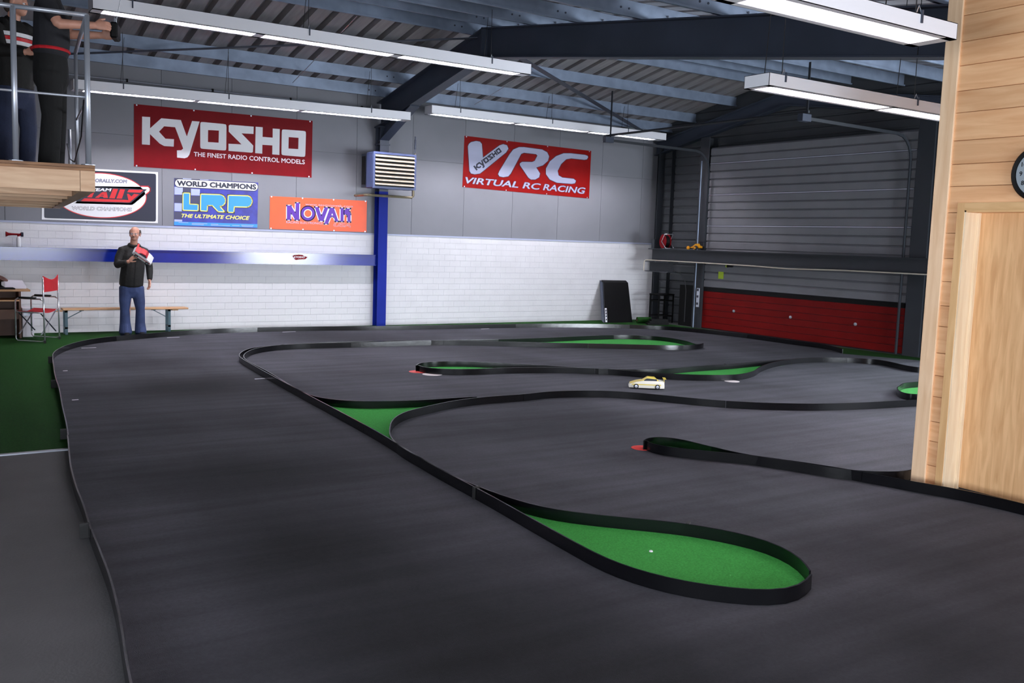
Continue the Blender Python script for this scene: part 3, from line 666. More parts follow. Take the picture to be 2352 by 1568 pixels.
# ================================================================== PRINTED BANNERS
def text2d(s, shear=0, bold=0):
    cu = bpy.data.curves.new('t', 'FONT'); cu.body = s; cu.size = 1; cu.shear = shear; cu.offset = bold; cu.resolution_u = 3
    cu.dimensions = '2D'; cu.fill_mode = 'BOTH'; o = bpy.data.objects.new('t', cu); col.objects.link(o)
    dg = bpy.context.evaluated_depsgraph_get(); me = bpy.data.meshes.new_from_object(o.evaluated_get(dg))
    v = np.array([x.co[:2] for x in me.vertices]); f = [tuple(p.vertices) for p in me.polygons]
    bpy.data.objects.remove(o); bpy.data.curves.remove(cu); bpy.data.meshes.remove(me); return v, f
class Print:
    """flat printing on the wall plane at YP; coordinates are picked off a magnified view with origin (ox,oy) and scale s"""
    def __init__(s, ox, oy, sc, YP, parent): s.ox, s.oy, s.s, s.Y, s.parent, s.n = ox, oy, sc, YP, parent, 0
    def P(s, q, lay): p = gy(s.ox+q[0]/s.s, s.oy+q[1]/s.s, s.Y); return (p[0], s.Y-.0012*lay, p[2])
    def polys(s, name, polys, m, lay):
        return [MB().poly([s.P(x, lay) for x in q]).build(name, m, s.parent, True) for q in polys]
    def strokes(s, name, paths, wd, m, lay, closed=True):
        b = MB()
        for q in paths:
            q = [np.array(x, float) for x in q]; n = len(q)
            for i in range(n if closed else n-1):
                a, c = q[i], q[(i+1) % n]; d = c-a; L = np.linalg.norm(d)
                if L < 1e-6: continue
                m_ = np.array((-d[1], d[0]))/L*wd/2; e_ = d/L*wd*.45
                b.poly([s.P(x, lay) for x in (a-e_+m_, c+e_+m_, c+e_-m_, a-e_-m_)])
        return b.build(name, m, s.parent, True)
    def text(s, name, body, p0, p1, h, m, lay, shear=0, bold=.01, outline=None):
        v, f = text2d(body, shear, 0); x0, x1 = v[:, 0].min(), v[:, 0].max(); cap = .7
        ws = body.split(' '); ends = [text2d(' '.join(ws[:k+1]), shear, 0)[0][:, 0].max()+.06 for k in range(len(ws))]
        groups = [[q for q in f if (ends[k-1] if k else -9) < np.mean([v[i][0] for i in q]) <= (ends[k] if k < len(ws)-1 else 1e9)] for k in range(len(ws))]
        def put(nm, m_, lay_, rad):                 # one object for each word
            for fs in groups:
                used = sorted({i for q in fs for i in q}); ix = {i: n for n, i in enumerate(used)}; b = MB()
                if not used: continue
                for k in range(8 if rad else 1):    # heavier strokes: the same outlines nudged round a small circle
                    dx, dy = rad*math.cos(k*PI/4), rad*math.sin(k*PI/4)
                    b.add([s.P((p0[0]+(p1[0]-p0[0])*(x+dx-x0)/(x1-x0), p0[1]+(p1[1]-p0[1])*(x+dx-x0)/(x1-x0)-h*(y+dy)/cap), lay_+.03*k) for x, y in v[used]], [tuple(ix[i] for i in q) for q in fs])
                b.build(nm, m_, s.parent, True)
        if outline: put(name+'_outline', outline[0], lay-1, bold+outline[1])
        put(name, m, lay, bold)
def rrect(c, r):
    """quad with rounded corners"""
    out = []; c = [np.array(x, float) for x in c]
    for i in range(4):
        p, a, b = c[i], c[i-1], c[(i+1) % 4]; u = (a-p)/np.linalg.norm(a-p); v = (b-p)/np.linalg.norm(b-p)
        for k in range(6):
            t = k/5; q0 = p+u*r*(1-t); q1 = p+v*r*t; out.append(tuple((q0+q1)/2*.55+(q0*(1-t)+q1*t)*.15+p*.3 if 0 < k < 5 else (p+u*r if k == 0 else p+v*r)))
    return out
def banner(lab, zo, quad, m, YP, name='wall_banner', eyelets=True):
    c = np.mean([gy(zo[0]+q[0]/zo[2], zo[1]+q[1]/zo[2], YP) for q in quad], 0)
    t = thing(name, lab, 'banner', (c[0], YP, c[2]), 0, 'banners on the back wall')
    p = Print(zo[0], zo[1], zo[2], YP, t)
    p.parent = MB().prism([p.P(q, 0) for q in quad], (0, .004, 0)).build('sheet', m, t, True)
    if eyelets:
        q = [np.array(x, float) for x in quad]; cc = sum(q)/4
        for i in range(4):
            for k in ((0, .33, .66) if i % 2 == 0 else (0,)):
                e_ = q[i]*(1-k)+q[(i+1) % 4]*k; e_ = e_+(cc-e_)*.03; w_ = p.P(e_, 0); MB().lathe(w_, (0, -1, 0), ((.014, 0), (.014, .003), (.006, .003)), 8).build('eyelet', 'alu', t, True)
    return t, p
BY = 17.008
KY = [[(190, 197), (287, 203), (283, 537), (188, 530)],
      [(283, 340), (420, 217), (655, 238), (727, 435), (790, 250), (880, 257), (757, 655), (735, 685), (700, 697), (610, 688), (608, 602), (660, 600), (683, 580), (587, 325), (455, 313), (393, 378), (470, 462), (573, 468), (570, 558), (455, 550), (400, 520), (283, 405)],
      [(1230, 305), (1245, 294), (1530, 318), (1527, 405), (1383, 398), (1525, 545), (1520, 622), (1505, 630), (1227, 608), (1227, 522), (1383, 530), (1230, 378)],
      [(1553, 318), (1638, 325), (1636, 440), (1757, 450), (1758, 340), (1843, 347), (1838, 657), (1752, 650), (1754, 543), (1634, 535), (1632, 642), (1547, 635)]]
KYO = [rrect([(888, 259), (1203, 289), (1200, 606), (888, 581)], 40), rrect([(1867, 349), (2158, 371), (2148, 683), (1862, 659)], 40)]
KYI = [[(982, 358), (1112, 365), (1108, 510), (980, 502)], [(1950, 443), (2068, 452), (2064, 587), (1947, 580)]]
t, p = banner('large dark red banner with white block logo and a line of small capitals', (290, 230, 5.2267), [(93, 45), (2238, 248), (2225, 930), (92, 795)], 'red', BY)
p.polys('logo_lettering', KY+KYO, 'white', 1); p.polys('letter_counter', KYI, 'red', 2)
p.text('slogan', 'THE FINEST RADIO CONTROL MODELS', (812, 672), (2142, 768), 52, 'white', 1, bold=.016)
# silver letters
t, p = banner('red banner with three big silver letters and a slanted line of text', (1040, 300, 6.9176), [(187, 80), (2200, 322), (2165, 1077), (153, 895)], 'vrcred', BY)
V_ = [(240, 250), (255, 210), (290, 182), (370, 165), (430, 175), (460, 210), (478, 430), (740, 235), (800, 215), (860, 232), (882, 285), (845, 345), (470, 650), (430, 680), (350, 692), (290, 680), (265, 640)]
R_ = [(720, 690), (740, 640), (905, 370), (960, 300), (1050, 262), (1130, 262), (1420, 300), (1500, 345), (1530, 410), (1510, 480), (1430, 550), (1325, 585), (1385, 680), (1370, 740), (1310, 775), (1240, 775), (1200, 745), (1065, 545), (1065, 520), (1100, 495), (1260, 497), (1300, 480), (1345, 395), (1320, 372), (1130, 350), (1085, 370), (920, 680), (880, 725), (800, 738), (740, 725)]
C_ = [(2150, 420), (2130, 455), (2090, 462), (1880, 440), (1800, 455), (1720, 530), (1665, 640), (1680, 710), (1740, 745), (1920, 765), (1955, 795), (1940, 835), (1890, 845), (1650, 825), (1540, 775), (1480, 690), (1480, 600), (1540, 490), (1640, 405), (1760, 360), (1870, 360), (2100, 385), (2140, 400)]
p.strokes('letter_outline', [V_, R_, C_], 16, 'navy', 1); p.polys('big_lettering', [V_, R_, C_], 'silver', 2)
a0, a1 = np.array((372., 632.)), np.array((778., 328.)); ux = (a1-a0); un = ux/np.linalg.norm(ux); nv = np.array((un[1], -un[0]))
def small(q):
    u = (q[0]-188)/1970; v = (530+u*150-q[1])/340
    return tuple(a0+ux*u+nv*(v*88-4))
p.polys('small_logo', [[small(x) for x in q] for q in KY+KYO], 'navy', 3); p.polys('small_logo_counter', [[small(x) for x in q] for q in KYI], 'silver', 4)
for wd, q0, q1 in (('VIRTUAL', (205, 832), (1035, 905)), ('RC', (1110, 912), (1395, 938)), ('RACING', (1435, 941), (2105, 1003))):
    p.text('line_lettering', wd, q0, q1, 96, 'silver', 2, shear=.25, bold=.02, outline=('navy', .03))
# oval logo banner partly behind the platform
t, p = banner('navy banner with white frame, oval badge and slanted red letters behind the platform', (90, 380, 8.4), [(52, 10), (2292, 128), (2290, 1112), (50, 1042)], 'white', BY, eyelets=False)
p.polys('dark_field', [rrect([(95, 55), (2255, 160), (2252, 1082), (95, 1012)], 55)], 'navy', 1)
def oval(a, b): return [(1180+a*math.cos(k*PI/30), 575+b*math.sin(k*PI/30)+.045*a*math.cos(k*PI/30)) for k in range(60)]
tipq = [(1000, 398), (2095, 412), (2130, 440), (2128, 490), (1800, 760), (690, 730)]
p.polys('red_rim', [oval(895, 437)], 'printred', 2); p.strokes('red_rim', [tipq], 40, 'printred', 2)
p.polys('oval_field', [oval(878, 422), tipq], 'white', 3)
p.polys('slanted_bar', [[(900, 405), (2080, 460), (1765, 727), (700, 690)]], 'navy', 4)
p.polys('red_lettering', [[(870, 632), (1650, 662), (1720, 668), (1690, 545), (1725, 545), (1778, 598), (1830, 545), (1930, 556), (1740, 712), (800, 686)],
                          [(920, 612), (1040, 505), (1068, 505), (1015, 616)], [(1075, 620), (1220, 510), (1300, 512), (1325, 625), (1240, 623), (1232, 600), (1180, 598), (1150, 622)],
                          [(1425, 448), (1520, 452), (1455, 635), (1350, 630)], [(1560, 455), (1655, 460), (1595, 640), (1490, 636)], [(1730, 462), (2010, 472), (1950, 525), (1695, 515)]], 'printred', 5)
p.polys('letter_counter', [[(1195, 565), (1245, 567), (1243, 580), (1180, 578)]], 'navy', 6)
p.text('small_lettering', 'TEAM', (1010, 490), (1392, 497), 55, 'white', 5, shear=.2, bold=.03)
p.text('address_lettering', 'ORALLY.COM', (1082, 318), (1690, 338), 62, 'silver', 6, shear=.1, bold=.008, outline=('navy', .045))
p.text('lower_lettering', 'WORLD CHAMPIONS', (632, 852), (1780, 882), 66, 'white', 6, shear=.05, bold=.008, outline=('navy', .045))
# blue checked banner
t, p = banner('blue chequered banner with three big light blue letters and a white pill title', (390, 400, 11.2), [(115, 95), (2275, 215), (2250, 1390), (110, 1330)], 'lrpbg', BY, eyelets=False)
p.polys('light_checks', [[(120, 320), (335, 335), (333, 525), (120, 520)], [(545, 375), (775, 388), (773, 548), (543, 540)], [(120, 740), (320, 748), (318, 955), (118, 945)], [(335, 104), (555, 116), (555, 180), (335, 180)], [(775, 131), (995, 143), (995, 190), (775, 190)], [(118, 1160), (320, 1168), (318, 1225), (116, 1215)]], 'lrplight', 1)
p.polys('dark_checks', [[(335, 345), (545, 358), (543, 490), (333, 490)], [(120, 530), (320, 538), (320, 740), (118, 735)], [(550, 550), (770, 560), (768, 745), (548, 738)], [(118, 960), (318, 968), (316, 1160), (116, 1152)], [(120, 97), (335, 108), (335, 170), (120, 170)], [(555, 120), (775, 130), (775, 180), (555, 180)]], 'lrpdark', 1)
def pill(a, b, r):
    a, b = np.array(a, float), np.array(b, float); an = math.atan2(*(b-a)[::-1])
    return [tuple(b+r*np.array((math.cos(an+k), math.sin(an+k)))) for k in np.linspace(-PI/2, PI/2, 12)]+[tuple(a+r*np.array((math.cos(an+k), math.sin(an+k)))) for k in np.linspace(PI/2, 3*PI/2, 12)]
p.polys('pill_rim', [pill((232, 228), (2163, 328), 112)], 'navy', 2); p.polys('title_pill', [pill((232, 226), (2163, 326), 97)], 'white', 3)
p.text('title_lettering', 'WORLD CHAMPIONS', (190, 287), (2210, 390), 122, 'navy', 4, bold=.055)
Lq = [(340, 480), (515, 485), (510, 767), (730, 775), (725, 940), (335, 925)]
Rq = [(795, 510), (1300, 525), (1360, 545), (1405, 590), (1432, 650), (1430, 715), (1390, 785), (1340, 815), (1290, 828), (1415, 970), (1245, 965), (1090, 805), (970, 803), (960, 950), (788, 940)]
Pq = [(1500, 540), (2005, 555), (2065, 580), (2105, 630), (2120, 700), (2100, 770), (2060, 820), (2000, 845), (1658, 838), (1645, 985), (1488, 975)]
p.strokes('letter_shadow', [Lq, Rq, Pq], 50, 'navy', 2); p.strokes('letter_rim', [Lq, Rq, Pq], 26, 'yellow', 4); p.polys('big_lettering', [Lq, Rq, Pq], 'lrpblue', 3)
p.text('slogan', 'THE ULTIMATE CHOICE', (305, 1108), (2050, 1172), 92, 'yellow', 4, shear=.3, bold=.03)
p.polys('bottom_band', [[(112, 1215), (2252, 1285), (2250, 1370), (110, 1308)]], 'lrpblue', 2)
p.strokes('fine_print', [[(x, y), (x+l, y+l*.035)] for x, y, l in ((230, 1240, 240), (570, 1262, 390), (570, 1290, 300), (1060, 1282, 180), (1060, 1308, 480), (1610, 1318, 180), (1840, 1310, 310), (1860, 1338, 270))], 12, 'lrplight', 3, closed=False)
# orange banner
t, p = banner('orange banner with purple white-edged lettering next to the blue column', (600, 430, 8.4), [(170, 170), (2040, 262), (2030, 865), (160, 800)], 'orange', BY)
circ = lambda r: [(900+r*math.cos(k*PI/18), 505+r*1.02*math.sin(k*PI/18)) for k in range(36)]
NV = [[(495, 350), (575, 355), (660, 500), (665, 300), (735, 302), (730, 632), (655, 630), (572, 485), (567, 628), (493, 625)],
      [(1030, 380), (1105, 385), (1160, 555), (1225, 385), (1295, 390), (1200, 650), (1120, 645)],
      [(1325, 395), (1400, 400), (1490, 660), (1430, 658), (1395, 570), (1340, 568), (1285, 705), (1215, 705)],
      [(1530, 400), (1590, 403), (1585, 662), (1527, 660)],
      [(1640, 410), (1722, 410), (1688, 460), (1712, 480), (1722, 520), (1722, 670), (1665, 668), (1662, 560), (1650, 525), (1602, 515), (1602, 450)]]
p.strokes('letter_rim', NV+[circ(133)], 34, 'white', 1); p.polys('big_lettering', NV+[circ(133)], 'purple', 2)
p.polys('letter_rim', [circ(82)], 'white', 3); p.polys('letter_counter', [circ(66)], 'orange', 4); p.polys('letter_counter', [[(1367, 500), (1385, 540), (1350, 538)]], 'white', 3)
p.text('address_lettering', 'www.teamnovak.com', (850, 345), (1765, 388), 40, 'silver', 1, bold=.0)
p.text('small_lettering', 'RACING ELECTRONICS', (482, 692), (1180, 715), 40, 'silver', 1, bold=.01)
p.text('country_lettering', 'USA', (1400, 755), (1718, 768), 68, 'orange', 2, shear=.25, bold=.0, outline=('silver', .04))
# sticker on the blue beam
c = gy(690, 590, 16.85); t = thing('beam_sticker', 'small red arrow-shaped sticker with white logo on the blue beam', 'sticker', (c[0], 16.85, c[2]))
p = Print(660, 570, 39.2, 16.852, t)
q = [(400, 680), (560, 600), (1000, 555), (1350, 580), (1560, 690), (1870, 790), (1700, 960), (1600, 1000), (1100, 1010), (730, 1075), (640, 1020)]
p.polys('sticker_rim', [q], 'white', 1); cq = np.mean(np.array(q), 0)
p.polys('sticker_field', [[tuple(cq+(np.array(x)-cq)*.91) for x in q]], 'red', 2)
p.text('sticker_lettering', 'KYOSHO', (600, 880), (1560, 880), 170, 'white', 3, shear=.1, bold=.03)
# ================================================================== HEATER ON THE COLUMN
hy = 16.2
A = gy(858, 349, hy); B = gy(955, 436, hy)
x0, x1 = A[0], B[0]; z1, z0 = gy(905, 351, hy)[2], gy(905, 434, hy)[2]
t = thing('unit_heater', 'blue-grey wall heater with beige louvres on the blue column', 'heater', ((x0+x1)/2, hy, z0))
b = MB().box(x0, x1, hy+.03, hy+.32, z0, z1); b.build('body', 'heater', t, True, bevel=.02)
MB().box(x0+.02, x1-.02, hy+.32, hy+.57, z0+.02, z1-.02).build('rear_housing', 'darksteel', t, True)
MB().box(x0-.006, x0+.002, hy+.36, hy+.5, z0+.07, z1-.07).build('side_vent', 'black', t, True)
f = MB(); e = .04
f.box(x0, x1, hy, hy+.03, z1-e, z1).box(x0, x1, hy, hy+.03, z0, z0+e).box(x0, x0+e, hy, hy+.03, z0+e, z1-e).box(x1-e, x1, hy, hy+.03, z0+e, z1-e).build('front_frame', 'heater', t, True)
MB().box(x0+e, x1-e, hy+.025, hy+.032, z0+e, z1-e).build('dark_recess', 'black', t, True)
n = 8; zh = (z1-z0-2*e)/n
for k in range(n):
    zz_ = z0+e+zh*(k+.5)
    MB().prism([(x0+e, hy+.02, zz_+zh*.38), (x0+e, hy-.028, zz_-zh*.1), (x0+e, hy-.024, zz_-zh*.22), (x0+e, hy+.024, zz_+zh*.26)], (x1-x0-2*e, 0, 0)).build('louvre', 'slat', t, True)
MB().bar((XF, hy+.55, z1-.1), (XF, 16.79, z1-.1), .06, .1).bar((XF, hy+.55, z0+.1), (XF, 16.79, z0+.1), .06, .1).build('mounting_arm', 'darksteel', t, True)
px_ = x1+.07
MB().tube([(x1, hy+.2, z1-.28), (px_, hy+.2, z1-.28), (px_, hy+.2, z1-.05), (px_, hy+.2, z1+.04)], .022, 8).build('valve_pipe', 'brass', t, True)
MB().tube([(x1, hy+.2, z1-.08), (px_, hy+.2, z1-.08)], .018, 8).build('valve_pipe', 'brass', t, True)
MB().tube([(px_, hy+.2, z1+.04), (px_, hy+.2, z1+.12)], .008, 6).tube([(px_, hy+.2, z1+.12), (px_, hy+.2, z1+.3)], .02, 8).tube([(px_, hy+.2, z1+.3), (px_, hy+.2, z1+.36)], .012, 6).build('air_vent_valve', 'darksteel', t, True)
pl = MB().tube([(px_-.02, hy+.2, z0+.1), (px_-.02, hy+.2, z0-.1), (px_-.05, hy+.2, z0-.13), (x0-.02, hy+.2, z0-.13), (x0-.05, hy+.25, z0-.13), (x0-.05, hy+.7, z0-.13)], .024, 8)
pl.build('supply_pipe', 'brass', t, True); MB().tube([(x1, hy+.2, z0+.06), (px_-.02, hy+.2, z0+.06)], .02, 8).build('valve_pipe', 'brass', t, True)
# ================================================================== FURNITURE BY THE WHITE WALL
# bench
bp0, bp1 = gy(143, 708, 16.62), gy(431, 706, 16.62); zt_ = (bp0[2]+bp1[2])/2
t = thing('beer_bench', 'long folding bench with a pale wooden top against the white wall', 'bench', ((bp0[0]+bp1[0])/2, 16.68, .0045))
MB().box(bp0[0], bp1[0], 16.56, 16.81, zt_-.028, zt_).build('seat_plank', 'benchwood', t, True, bevel=.006)
for x, s in ((gy(150, 708, 16.68)[0], 1), (gy(386, 708, 16.68)[0], -1)):
    f = MB()
    for yy in (16.58, 16.77): f.box(x-.02, x+.02, yy, yy+.02, .006, zt_-.03)
    f.box(x-.02, x+.02, 16.58, 16.79, .1, .13).box(x-.02, x+.02, 16.58, 16.79, zt_-.06, zt_-.03); f.build('folding_leg', 'greenpaint', t, True)
    MB().bar((x+s*.02, 16.68, .26), (x+s*.26, 16.68, zt_-.035), .02, .012).build('leg_strut', 'greenpaint', t, True)
    MB().box(x+s*.24-.03, x+s*.24+.03, 16.64, 16.72, zt_-.045, zt_-.028).build('hinge_block', 'greenpaint', t, True)
    MB().box(x-s*.1-.05, x-s*.1+.05, 16.6, 16.78, zt_-.05, zt_-.028).build('cross_batten', 'benchwood', t, True)
# director chair
t = thing('director_chair', 'folding director chair with red canvas and chrome tube frame', 'chair', (0, 0, .005))
A_ = np.array((1.5, 15.79)); depth_u = np.array((.35, -.33)); Wd = np.array((.27, .53))      # near front foot; towards the back; towards the far side
def cp(u, v, z): q = A_+depth_u*u+Wd*v; return (q[0], q[1], z)       # u 0 front .. 1 back, v 0 near .. 1 far
for v in (0, 1):
    loop = [cp(.0, v, .1), cp(.0, v, .6), cp(.03, v, .635), cp(.1, v, .655), cp(.85, v, .655), cp(.95, v, .64)]
    MB().tube(loop, .012, 8).build('arm_tube', 'chrome', t, smooth=True)
    MB().tube([cp(1, v, .02), cp(.985, v, .5), cp(.97, v, .98)], .012, 8).build('back_tube', 'chrome', t, smooth=True)
    MB().tube([cp(0, v, .12), cp(.0, v, .05), cp(.06, v, .022), cp(.9, v, .02), cp(1, v, .04)], .009, 8).build('floor_tube', 'chrome', t, smooth=True)
    MB().tube([cp(.14, v, .665), cp(.72, v, .665)], .017, 10).build('arm_pad', 'rubber', t, smooth=True)
    MB().box(-.016, .016, -.016, .016, -.02, .02).build('foot_cap', 'rubber', t).location = cp(1, v, .021)
    MB().tube([cp(.03, v, .45), cp(.97, v, .45)], .011, 8).build('seat_rail', 'chrome', t, smooth=True)
for u in (.12, .88):
    MB().bar(cp(u, 0, .44), cp(u, 1, .12), .02, .006).build('cross_brace', 'darksteel', t); MB().bar(cp(u, 1, .44), cp(u, 0, .12), .02, .006).build('cross_brace', 'alu', t)
seat = MB(); R = []
for k in range(9):
    v = k/8; sag = .03*math.sin(PI*v); R.append([cp(.1, v, .462-sag), cp(.92, v, .462-sag), cp(.92, v, .468-sag), cp(.1, v, .468-sag)])
seat.loft(R).build('canvas_seat', 'fabricred', t, smooth=False)
R = []
for k in range(13):
    v = k/12; sg = math.sin(PI*v); R.append([cp(.96+.04*sg, v, .76), cp(.985+.04*sg, v, .76), cp(.99+.06*sg, v, 1.0-.06*sg), cp(.965+.06*sg, v, 1.0-.06*sg)])
cbk = MB().loft(R).build('canvas_back', 'fabricred', t)
lt = MB()
for v0, v1, z in ((.32, .74, .905), (.3, .72, .89), (.34, .7, .875)):
    lt.loft([[cp(.955+.045*math.sin(PI*v), v, z), cp(.957+.045*math.sin(PI*v), v, z), cp(.957+.045*math.sin(PI*v), v, z+.009), cp(.955+.045*math.sin(PI*v), v, z+.009)] for v in np.linspace(v0, v1, 6)])
lt.build('faded_lettering', 'white', cbk)
# desk at the left edge
dy = 16.15; xr = gy(70, 668, dy)[0]; zt2 = gy(40, 665, dy)[2]
t = thing('desk', 'brown wooden desk with an open shelf at the end of the bench', 'desk', (xr-.6, 16.3, .005))
MB().box(xr-1.6, xr, dy, 16.8, zt2-.03, zt2).build('desk_top', 'board', t, True, bevel=.005)
xs = gy(49, 720, dy+.1)[0]
MB().box(xs-.03, xs, dy+.1, 16.75, .006, zt2-.03).build('side_panel', 'brown', t, True)
MB().box(xr-1.55, xr-1.52, dy+.1, 16.75, .006, zt2-.03).build('side_panel', 'brown', t, True)
MB().box(xr-1.52, xs-.03, 16.7, 16.74, .006, zt2-.03).build('back_panel', 'brown', t, True)
MB().box(xr-1.52, xs-.03, dy+.02, 16.7, zt2-.18, zt2-.16).build('keyboard_shelf', 'board', t, True)
MB().box(xr-1.52, xs-.03, dy+.12, dy+.14, .3, .45).build('modesty_rail', 'brown', t, True)
xa, xb = gy(51, 720, 16.4)[0], gy(77, 720, 16.4)[0]
tw = thing('computer_tower', 'beige computer tower standing between desk and director chair', 'computer', ((xa+xb)/2, 16.5, .005))
MB().box(xa, xb, 16.38, 16.78, .006, .46).build('case', 'paper', tw, True, bevel=.006); MB().box(xa+.02, xb-.02, 16.375, 16.38, .34, .42).build('drive_panel', 'alu', tw, True)
xq = gy(62, 650, 16.5)[0]
t = thing('paper_stack', 'stack of white paper leaning on the desk top', 'paper', (xq-.2, 16.5, zt2))
for k in range(5): MB().prism([(xq-.32+.01*k, 16.42+.03*k, zt2+.001+.004*k), (xq-.02, 16.40+.03*k, zt2+.001+.004*k), (xq-.01*k, 16.62+.03*k, zt2+.03+.02*k), (xq-.30, 16.64+.03*k, zt2+.03+.022*k)], (0, 0, .003)).build('sheet', 'paper', t, True)
xk = gy(36, 665, dy)[0]
t = thing('keyboard', 'black keyboard on the front of the desk', 'keyboard', (xk-.23, dy+.12, zt2))
kb = MB().box(xk-.46, xk, dy+.04, dy+.2, zt2+.001, zt2+.02).build('keyboard_case', 'black', t, True, bevel=.004)
for r in range(4): MB().box(xk-.44, xk-.02, dy+.055+r*.035, dy+.083+r*.035, zt2+.02, zt2+.026).build('key_row', 'rubber', kb, True)
xm = gy(13, 650, 16.35)[0]
t = thing('desk_microphone', 'small dark desk lamp or microphone at the desk edge', 'gadget', (xm-.07, 16.35, zt2))
MB().lathe((xm-.07, 16.35, zt2+.001), (0, 0, 1), ((.07, 0), (.07, .02), (.02, .05), (.012, .06), (.012, .13)), 14).build('base', 'black', t, True, smooth=True)
MB().lathe((xm-.07, 16.35, zt2+.12), (.3, -.2, .6), ((.02, 0), (.05, .03), (.09, .05), (.088, .055), (.01, .04)), 14).build('head', 'brown', t, True, smooth=True)
# air horn on the blue beam
hx = gy(43, 560, 16.9)[0]
t = thing('air_horn', 'air horn with red trumpet and white can on the blue beam', 'horn', (hx, 16.9, zt))
MB().lathe((hx, 16.9, zt+.001), (0, 0, 1), ((.03, 0), (.033, .01), (.033, .13), (.025, .155), (.012, .165), (.012, .18)), 16).build('gas_can', 'white', t, True, smooth=True)
MB().lathe((hx, 16.9, zt+.17), (0, 0, 1), ((.02, 0), (.02, .025), (.014, .04), (.002, .042)), 12).build('valve', 'red', t, True)
MB().lathe((hx+.06, 16.9, zt+.2), (-1, 0, .0), ((.03, 0), (.03, .03), (.014, .04), (.014, .06), (.016, .15), (.022, .2), (.04, .235), (.044, .24), (.036, .236), (.005, .2)), 16).build('trumpet', 'red', t, True, smooth=True)
MB().lathe((hx+.068, 16.9, zt+.2), (-1, 0, 0), ((.034, 0), (.036, .004), (.036, .03), (.033, .034)), 16).build('diaphragm_cap', 'navy', t, True)
# ================================================================== CORNER BY THE SECTIONAL DOOR
q0, q1 = gy(1390, 740, 16.35), gy(1453, 740, 16.35); r0, r1 = gy(1386, 648, 16.9), gy(1443, 649, 16.9)
t = thing('leaning_ramp', 'black ramp panel leaning against the white wall', 'ramp', ((q0[0]+q1[0])/2, 16.4, .005))
P = [(q0[0], 16.35, .006), (q1[0], 16.35, .006), (r1[0], 16.9, r1[2]), (r0[0], 16.9, r0[2])]
n_ = np.array((0, .09, .05)); MB().prism(P, n_).build('panel', 'black', t, True, bevel=.006)
MB().prism([(P[0][0]-.03, 16.36, .006), (P[0][0], 16.36, .006), (P[3][0], 16.91, P[3][2]-.01), (P[3][0]-.03, 16.91, P[3][2]-.01)], n_).build('side_rail', 'darksteel', t, True)
s0 = np.array(P[0]); s1 = s0+(np.array(P[3])-s0)*.36; sd = np.array((.055, 0, 0)); o_ = np.array((0.0, -.006, -.002))
ws = MB().prism([s0+o_+(0, 0, .02), s0+sd+o_+(0, 0, .02), s1+sd+o_, s1+o_], (0, -.002, 0)).build('white_sticker', 'white', t, True)
pp = np.array(P[0])+o_
bb = MB()
for k in (.05, .13, .2, .27): c_ = s0+(s1-s0)*(k/.36)+sd*.5+np.array((0, -.01, 0)); bb.box(c_[0]-.014, c_[0]+.014, c_[1]-.001, c_[1], c_[2], c_[2]+.05)
bb.build('sticker_marks', 'navy', ws, True)
# bar stool
sx0, sx1 = gy(1494, 700, 16.3)[0], gy(1528, 700, 16.3)[0]; zs = gy(1510, 674, 16.2)[2]; sy0, sy1 = 15.98, 16.3
sy0, sy1 = 16.02, 16.34
t = thing('bar_stool', 'tall black metal bar stool beside the corner column', 'stool', ((sx0+sx1)/2, (sy0+sy1)/2, .005))
MB().box(sx0-.01, sx1+.01, sy0-.01, sy1+.01, zs-.035, zs).build('seat', 'black', t, True, bevel=.008)
for x in (sx0+.012, sx1-.012):
    for y in (sy0+.012, sy1-.012): MB().box(x-.013, x+.013, y-.013, y+.013, .006, zs-.035).build('leg', 'black', t, True)
for z in (.16, zs-.16):
    MB().box(sx0, sx1, sy0, sy0+.02, z, z+.022).build('rung', 'black', t, True); MB().box(sx0, sx1, sy1-.02, sy1, z, z+.022).build('rung', 'black', t, True)
    MB().box(sx0, sx0+.02, sy0, sy1, z-.02, z+.002).build('rung', 'black', t, True); MB().box(sx1-.02, sx1, sy0, sy1, z-.02, z+.002).build('rung', 'black', t, True)
# black flight case, spirit level
c0, c1 = gx(1598, 700, 14.62), gx(1552, 700, 14.62)
ztop = gx(1575, 655, 14.62)[2]
t = thing('black_board_stack', 'stack of tall black boards standing in the dark corner bay', 'boards', (14.8, (c0[1]+c1[1])/2, .005))
for k in range(4): MB().box(14.72+.06*k, 14.765+.06*k, 15.13+.03*k, c1[1]-.02*k, .006, ztop-.03*k*(k % 2)).build('board', 'black', t, True)
lv0, lv1 = gx(1597, 705, 14.5), gx(1606, 662, 14.5)
t = thing('spirit_level', 'grey spirit level hanging upright by the sectional door', 'level', (14.5, lv0[1], lv0[2]))
MB().box(14.555, 14.58, lv0[1]-.035, lv0[1]+.045, lv0[2], lv1[2]).build('level_body', 'alu', t, True, bevel=.004)
for k, zc_ in enumerate((.12, .5, .84)): MB().box(14.55, 14.556, lv0[1]-.02, lv0[1]+.03, lv0[2]+(lv1[2]-lv0[2])*zc_, lv0[2]+(lv1[2]-lv0[2])*zc_+.05).build('vial_window', 'navy', t, True)
